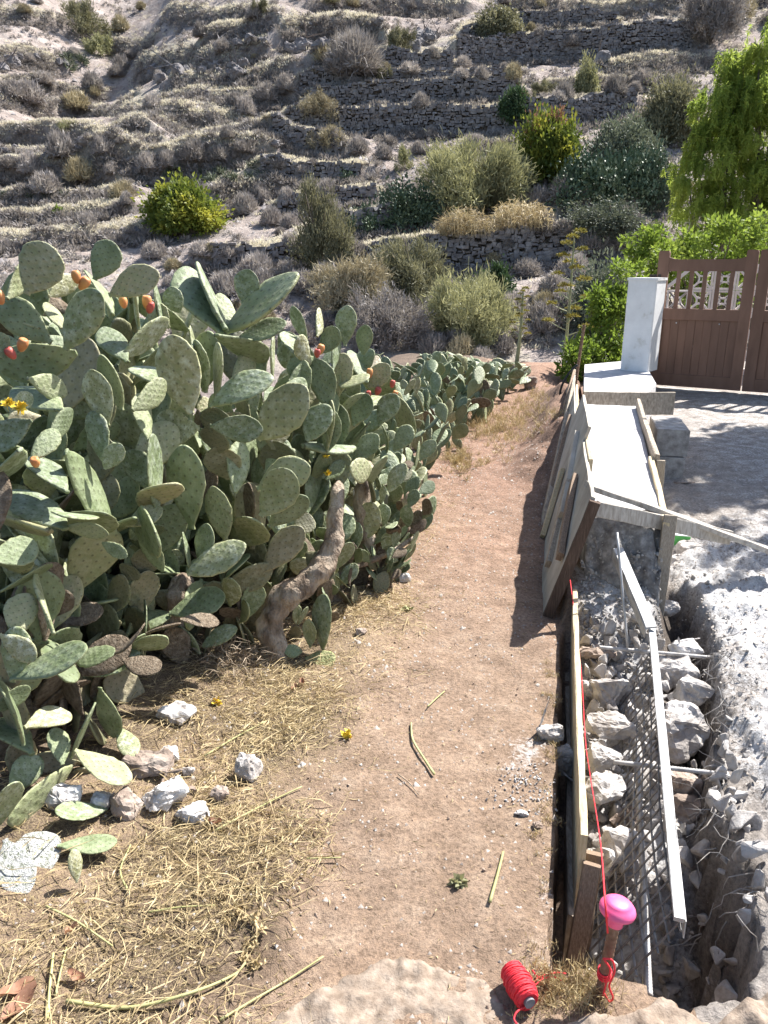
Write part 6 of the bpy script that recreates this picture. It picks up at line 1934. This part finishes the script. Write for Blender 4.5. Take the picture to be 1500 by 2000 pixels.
LANDMARKS = [('the wide bush on the bare left slope', 356, 420), ('the round bush with a rusty patch', 1072, 290), ('the open olive tree', 625, 450), ('the largest feathery bush', 925, 350), ('the dry reeds', 950, 470),
             ('the tallest stone wall', 1120, 120), ('the upper long wall', 790, 180), ('the longest stone wall', 900, 250), ('the slanting short wall', 600, 295), ('the feathery bush low in the valley', 925, 610),
             ('the taller agave stalk', 1122, 540), ('the grey bare-twigged tree', 690, 130), ('the leafy bush near the slope top', 975, 45), ('the dark twiggy tree at top right', 1385, 40), ('the yellow-green gully bush', 195, 95),
             ('the tall pads of the cactus thicket', 200, 490), ('the slanting wall by the olive tree', 760, 455), ('the drooping tree', 1420, 300), ('the earth bank at far left', 90, 300), ('the rocks on the upper spur', 400, 140)]
def place_labels(kind, items):
    buckets = {}
    for o, x, y in items:
        nm, lx, ly = min(LANDMARKS, key=lambda L: (L[1] - x) ** 2 + (L[2] - y) ** 2)
        dx, dy = x - lx, y - ly
        side = ('right of' if dx > 0 else 'left of') if abs(dx) > abs(dy) else ('below' if dy > 0 else 'above')
        buckets.setdefault((nm, side), []).append((dx * dx + dy * dy, o))
    NTH = ['nearest', 'second nearest', 'third nearest', 'fourth nearest', 'fifth nearest', 'sixth nearest', 'seventh nearest', 'eighth nearest', 'ninth nearest', 'tenth nearest', 'eleventh nearest', 'twelfth nearest', 'thirteenth nearest', 'fourteenth nearest', 'fifteenth nearest', 'sixteenth nearest', 'seventeenth nearest', 'eighteenth nearest', 'nineteenth nearest', 'twentieth nearest']
    for (nm, side), lst in buckets.items():
        lst.sort(key=lambda q: q[0])
        for k, (_, o) in enumerate(lst):
            o['label'] = '%s, %s %s %s' % (kind, NTH[k] if k < len(NTH) else 'farthest', side, nm)
# small grey scrub bushes, one by one
TPL = []
for k in range(6):
    V, F = twig_dome(300 + k, 2600, .05)
    TPL.append(mesh_from('scrub_bush', V, F, False, [M['twig_grey' if k < 4 else 'twig_tan']]))
V, F = airy(310, 4320, 40, .22, .03); TPL.append(mesh_from('scrub_bush', V, F, False, [M['olive_leaf']]))
SCRUB_LABEL = {0: 'rounded grey-mauve dry scrub bush on the hillside', 1: 'tan dry scrub bush on the hillside', 2: 'small olive-green scrub bush on the hillside'}
g = random.Random(99)
spots = [(60,205,60),(25,190,50),(150,215,70),(180,175,50),(85,165,50),(230,150,44),(300,215,44),(520,200,60),(480,225,50),(560,180,50),(640,125,70),(740,160,50),(780,100,60),(800,150,44),(655,290,30),(545,340,44),(590,345,40),(640,390,50),
         (515,395,44),(560,400,40),(700,300,50),(750,310,40),(820,300,40),(870,315,44),(930,290,40),(980,300,36),(840,270,36),(760,285,40),(240,390,60),(160,360,70),(90,380,70),(60,345,60),(200,300,50),(120,310,70),(20,330,50),(290,330,50),
         (330,330,50),(380,320,56),(430,315,50),(470,300,44),(480,420,60),(440,425,50),(530,440,50),(505,385,40),(900,155,40),(940,165,40),(1000,165,44),(1060,185,50),(1100,200,50),(1200,190,60),(1250,170,50),(1010,215,40),(1090,215,40),
         (1060,330,40),(1100,390,70),(1050,400,70),(1130,360,60),(1010,360,50),(1100,470,60),(1060,490,60),(1150,510,80),(1210,500,70),(1120,540,70),(1030,540,70),(1080,570,70),(1000,620,80),(960,640,70),(1060,650,90),(1100,610,70),(870,590,60),
         (720,560,80),(760,600,80),(700,590,70),(640,580,90),(590,570,80),(560,540,70),(680,660,80),(740,640,70),(830,640,70),(850,690,70),(980,690,60),(1020,660,60),(1060,610,60),(900,700,70),(940,710,60),(1220,480,60)]
for _ in range(50):
    spots.append((g.uniform(280, 900), g.uniform(500, 690), g.uniform(40, 80)))
while len(spots) < 295:
    x, y = g.uniform(-40, 1540), g.uniform(6, 600)
    if g.random() < (.55 if x < 520 and 180 < y < 480 else 1):
        spots.append((x, y, g.uniform(18, 46)))
PLACED = {0: [], 1: [], 2: []}
hit = cast([(x, y) for x, y, w in spots], H, 34, 200, 1200)
for (x, y, w), p in zip(spots, hit):
    k = g.randrange(len(TPL))
    if g.random() < .45: k = g.randrange(4)
    d = p[1] / ray(x, y).y
    o = link('scrub_bush', TPL[k]); o.location = (p[0], p[1], p[2] - .05)
    r_ = w / 2 * d / FPX
    o.scale = (r_ * g.uniform(.9, 1.2), r_ * g.uniform(.9, 1.2), r_ * g.uniform(1.0, 1.6)); o.rotation_euler = (0, 0, g.uniform(0, 6.28))
    kind = 0 if k < 4 else (1 if k < 6 else 2)
    tag(o, SCRUB_LABEL[kind], 'bush', ['grey scrub bushes scattered over the hillside', 'tan scrub bushes scattered over the hillside', 'olive scrub bushes scattered over the hillside'][kind])
    PLACED[kind].append((o, x, y))
for kind, txt in enumerate(('grey dry scrub bush', 'tan dry scrub bush', 'olive-green scrub bush')):
    place_labels(txt, PLACED[kind])

AG = []; RR = []
# grey-leaved dead agaves on the left banks
TA = []
for k in range(3):
    gg_ = np.random.default_rng(70 + k); n = 46
    d = hemi(gg_, n, .05)
    V, F = blades(d * .08, d, gg_.uniform(.6, 1.1, n), .12, .6, k); TA.append(mesh_from('dead_agave', V, F, False, [M['grey_leaf']]))
sp = [(g.uniform(300, 520), g.uniform(330, 365), g.uniform(24, 44)) for _ in range(26)] + [(g.uniform(120, 165), g.uniform(110, 140), 36) for _ in range(6)] + [(g.uniform(0, 200), g.uniform(380, 400), 30) for _ in range(10)]
hit = cast([(x, y) for x, y, w in sp], H, 34, 200, 1200)
for (x, y, w), p in zip(sp, hit):
    o = link('dead_agave', TA[g.randrange(3)]); o.location = tuple(p); d = p[1] / ray(x, y).y
    o.scale = (w / 2 * d / FPX * 1.1,) * 3; o.rotation_euler = (g.gauss(0, .3), g.gauss(0, .3), g.uniform(0, 6))
    tag(o, 'grey withered agave rosette on an earth bank of the hillside', 'agave', 'withered agaves on the banks')
    AG.append((o, x, y))
place_labels('grey withered agave', AG)

# rocks of the outcrops
RK = [mesh_from('outcrop_rock', *rock_mesh(500 + k, (1, 1, 1), 14, .07, .4, 2), False, [M['wallstone']]) for k in range(5)]
sp = []
for (x0, y0, x1, y1, n, w) in [(270, 150, 510, 135, 26, 24), (410, 98, 530, 82, 10, 22), (560, 105, 730, 85, 24, 30), (795, 90, 850, 70, 12, 30), (0, 290, 200, 300, 12, 20), (190, 350, 520, 320, 14, 18), (0, 125, 130, 128, 10, 22), (1000, 40, 1500, 15, 16, 20), (540, 300, 560, 350, 8, 20), (1150, 130, 1180, 120, 4, 26)]:
    for k in range(n):
        t = g.random(); sp.append((x0 + (x1 - x0) * t + g.gauss(0, 6), y0 + (y1 - y0) * t + g.gauss(0, 6), w * g.uniform(.6, 1.4)))
hit = cast(sp and [(x, y) for x, y, w in sp], H, 34, 200, 1200)
for (x, y, w), p in zip(sp, hit):
    o = link('outcrop_rock', RK[g.randrange(5)]); d = p[1] / ray(x, y).y; k = w * d / FPX
    o.location = (p[0], p[1], p[2] + k * .1); o.scale = (k * g.uniform(.8, 1.3), k, k * g.uniform(.6, 1)); o.rotation_euler = (g.gauss(0, .4), g.gauss(0, .4), g.uniform(0, 6))
    tag(o, 'dark weathered rock of the outcrops along the upper slope', 'rock', 'outcrop rocks on the slope')
    RR.append((o, x, y))
place_labels('dark weathered rock', RR)

# loose stones lying on the slope
gg_ = np.random.default_rng(640); n = 6500
hp = cast(list(zip(gg_.uniform(-100, 1600, n), 640 * gg_.random(n) - 10)), H, 36, 190, 500)
kq = tet[None] * (gg_.uniform(.06, .22, n) * np.where(gg_.random(n) < .06, 2.2, 1))[:, None, None] * gg_.uniform(.6, 1.4, (n, 4, 3))
hx_, hy_ = hp[:, 0] + gg_.normal(0, .4, n), hp[:, 1] + gg_.normal(0, .4, n)
V = (kq + np.stack([hx_, hy_, H(hx_, hy_) + .04], 1)[:, None, :]).reshape(-1, 3)
b4 = (np.arange(n) * 4)[:, None]
F = np.concatenate([b4 + np.array(f) for f in ([0, 1, 3], [1, 2, 3], [2, 0, 3])])
tag(part('slope_stones', V, F, M['wallstone'], None), 'loose stones strewn over the hillside', 'stones', None, 'stuff')

# low scrub and dry grass that nobody could count
def scatter_hill(n, seed, cond):
    gg_ = np.random.default_rng(seed)
    px = gg_.uniform(-120, 1620, n); py = 700 * gg_.random(n) ** 1.25 - 12
    hp = cast(list(zip(px, py)), H, 36, 190, 500)
    x, y = hp[:, 0] + gg_.normal(0, .5, n), hp[:, 1] + gg_.normal(0, .5, n)
    k = cond(x, y, px, py, gg_)
    x, y = x[k], y[k]
    return x, y, H(x, y), gg_
x, y, z, gg_ = scatter_hill(7500, 601, lambda x, y, px, py, r: (fbm(x * .16, y * .16, 610, 3) + .10 * (px > 520) + r.normal(0, .15, len(x))) > .08)
n = len(x); per = 44
d = hemi(gg_, n * per, .05)
sz = np.repeat(gg_.uniform(.2, .6, n), per)
B = np.stack([np.repeat(x, per), np.repeat(y, per), np.repeat(z, per)], 1) + d * (sz * .35)[:, None]
V, F = blades(B, d + gg_.normal(0, .3, d.shape), sz * .9, sz * .17, .4, 7)
XR = []; YR = []
for w, h, Lb, st_ in LINES:
    for p in catmull([Vector((p[0], p[1], 0)) for p in w], 30):
        for _ in range(2 if st_ else 3):
            XR.append(p.x + gg_.normal(0, .6)); YR.append(p.y - (.5 if st_ else 0) - abs(gg_.normal(0, .7)))
XR, YR = np.array(XR), np.array(YR); ZR = H(XR, YR); nr = len(XR); pr = 34
d2 = hemi(gg_, nr * pr, .05); s2 = np.repeat(gg_.uniform(.25, .75, nr), pr)
B2 = np.stack([np.repeat(XR, pr), np.repeat(YR, pr), np.repeat(ZR, pr)], 1) + d2 * (s2 * .35)[:, None]
Vb, Fb = blades(B2, d2 + gg_.normal(0, .3, d2.shape), s2 * .9, s2 * .15, .4, 17)
F = np.concatenate([F, Fb + len(V)]); V = np.concatenate([V, Vb])
tag(part('low_scrub', V, F, M['twig_grey'], None), 'low dry scrub covering the hillside', 'scrub', None, 'stuff')
xs = []; ys = []
for w, h, Lb, st_ in LINES:
    pts = catmull([Vector((p[0], p[1], 0)) for p in w], 24)
    for p in pts:
        for _ in range(10 if st_ else 4):
            xs.append(p.x + gg_.normal(0, .5)); ys.append(p.y + .2 + abs(gg_.normal(0, 1.1)))
x2, y2, z2, _ = scatter_hill(6000, 602, lambda x, y, px, py, r: (fbm(x * .12, y * .12, 620, 3) + .12 * (px > 500) + r.normal(0, .15, len(x))) > .16)
x = np.concatenate([xs, x2]); y = np.concatenate([ys, y2]); z = H(x, y)
n = len(x); per = 16
D = np.stack([gg_.normal(0, .8, n * per), gg_.normal(0, .8, n * per), np.ones(n * per)], 1)
B = np.stack([np.repeat(x, per), np.repeat(y, per), np.repeat(z, per)], 1) + gg_.normal(0, .2, (n * per, 3)) * np.array([1, 1, .0])
V, F = blades(B, D, gg_.uniform(.15, .42, n * per), .07, .5, 8)
tag(part('hill_grass', V, F, M['dry_grass'], None), 'bleached dry grass on the terrace edges', 'grass', None, 'stuff')
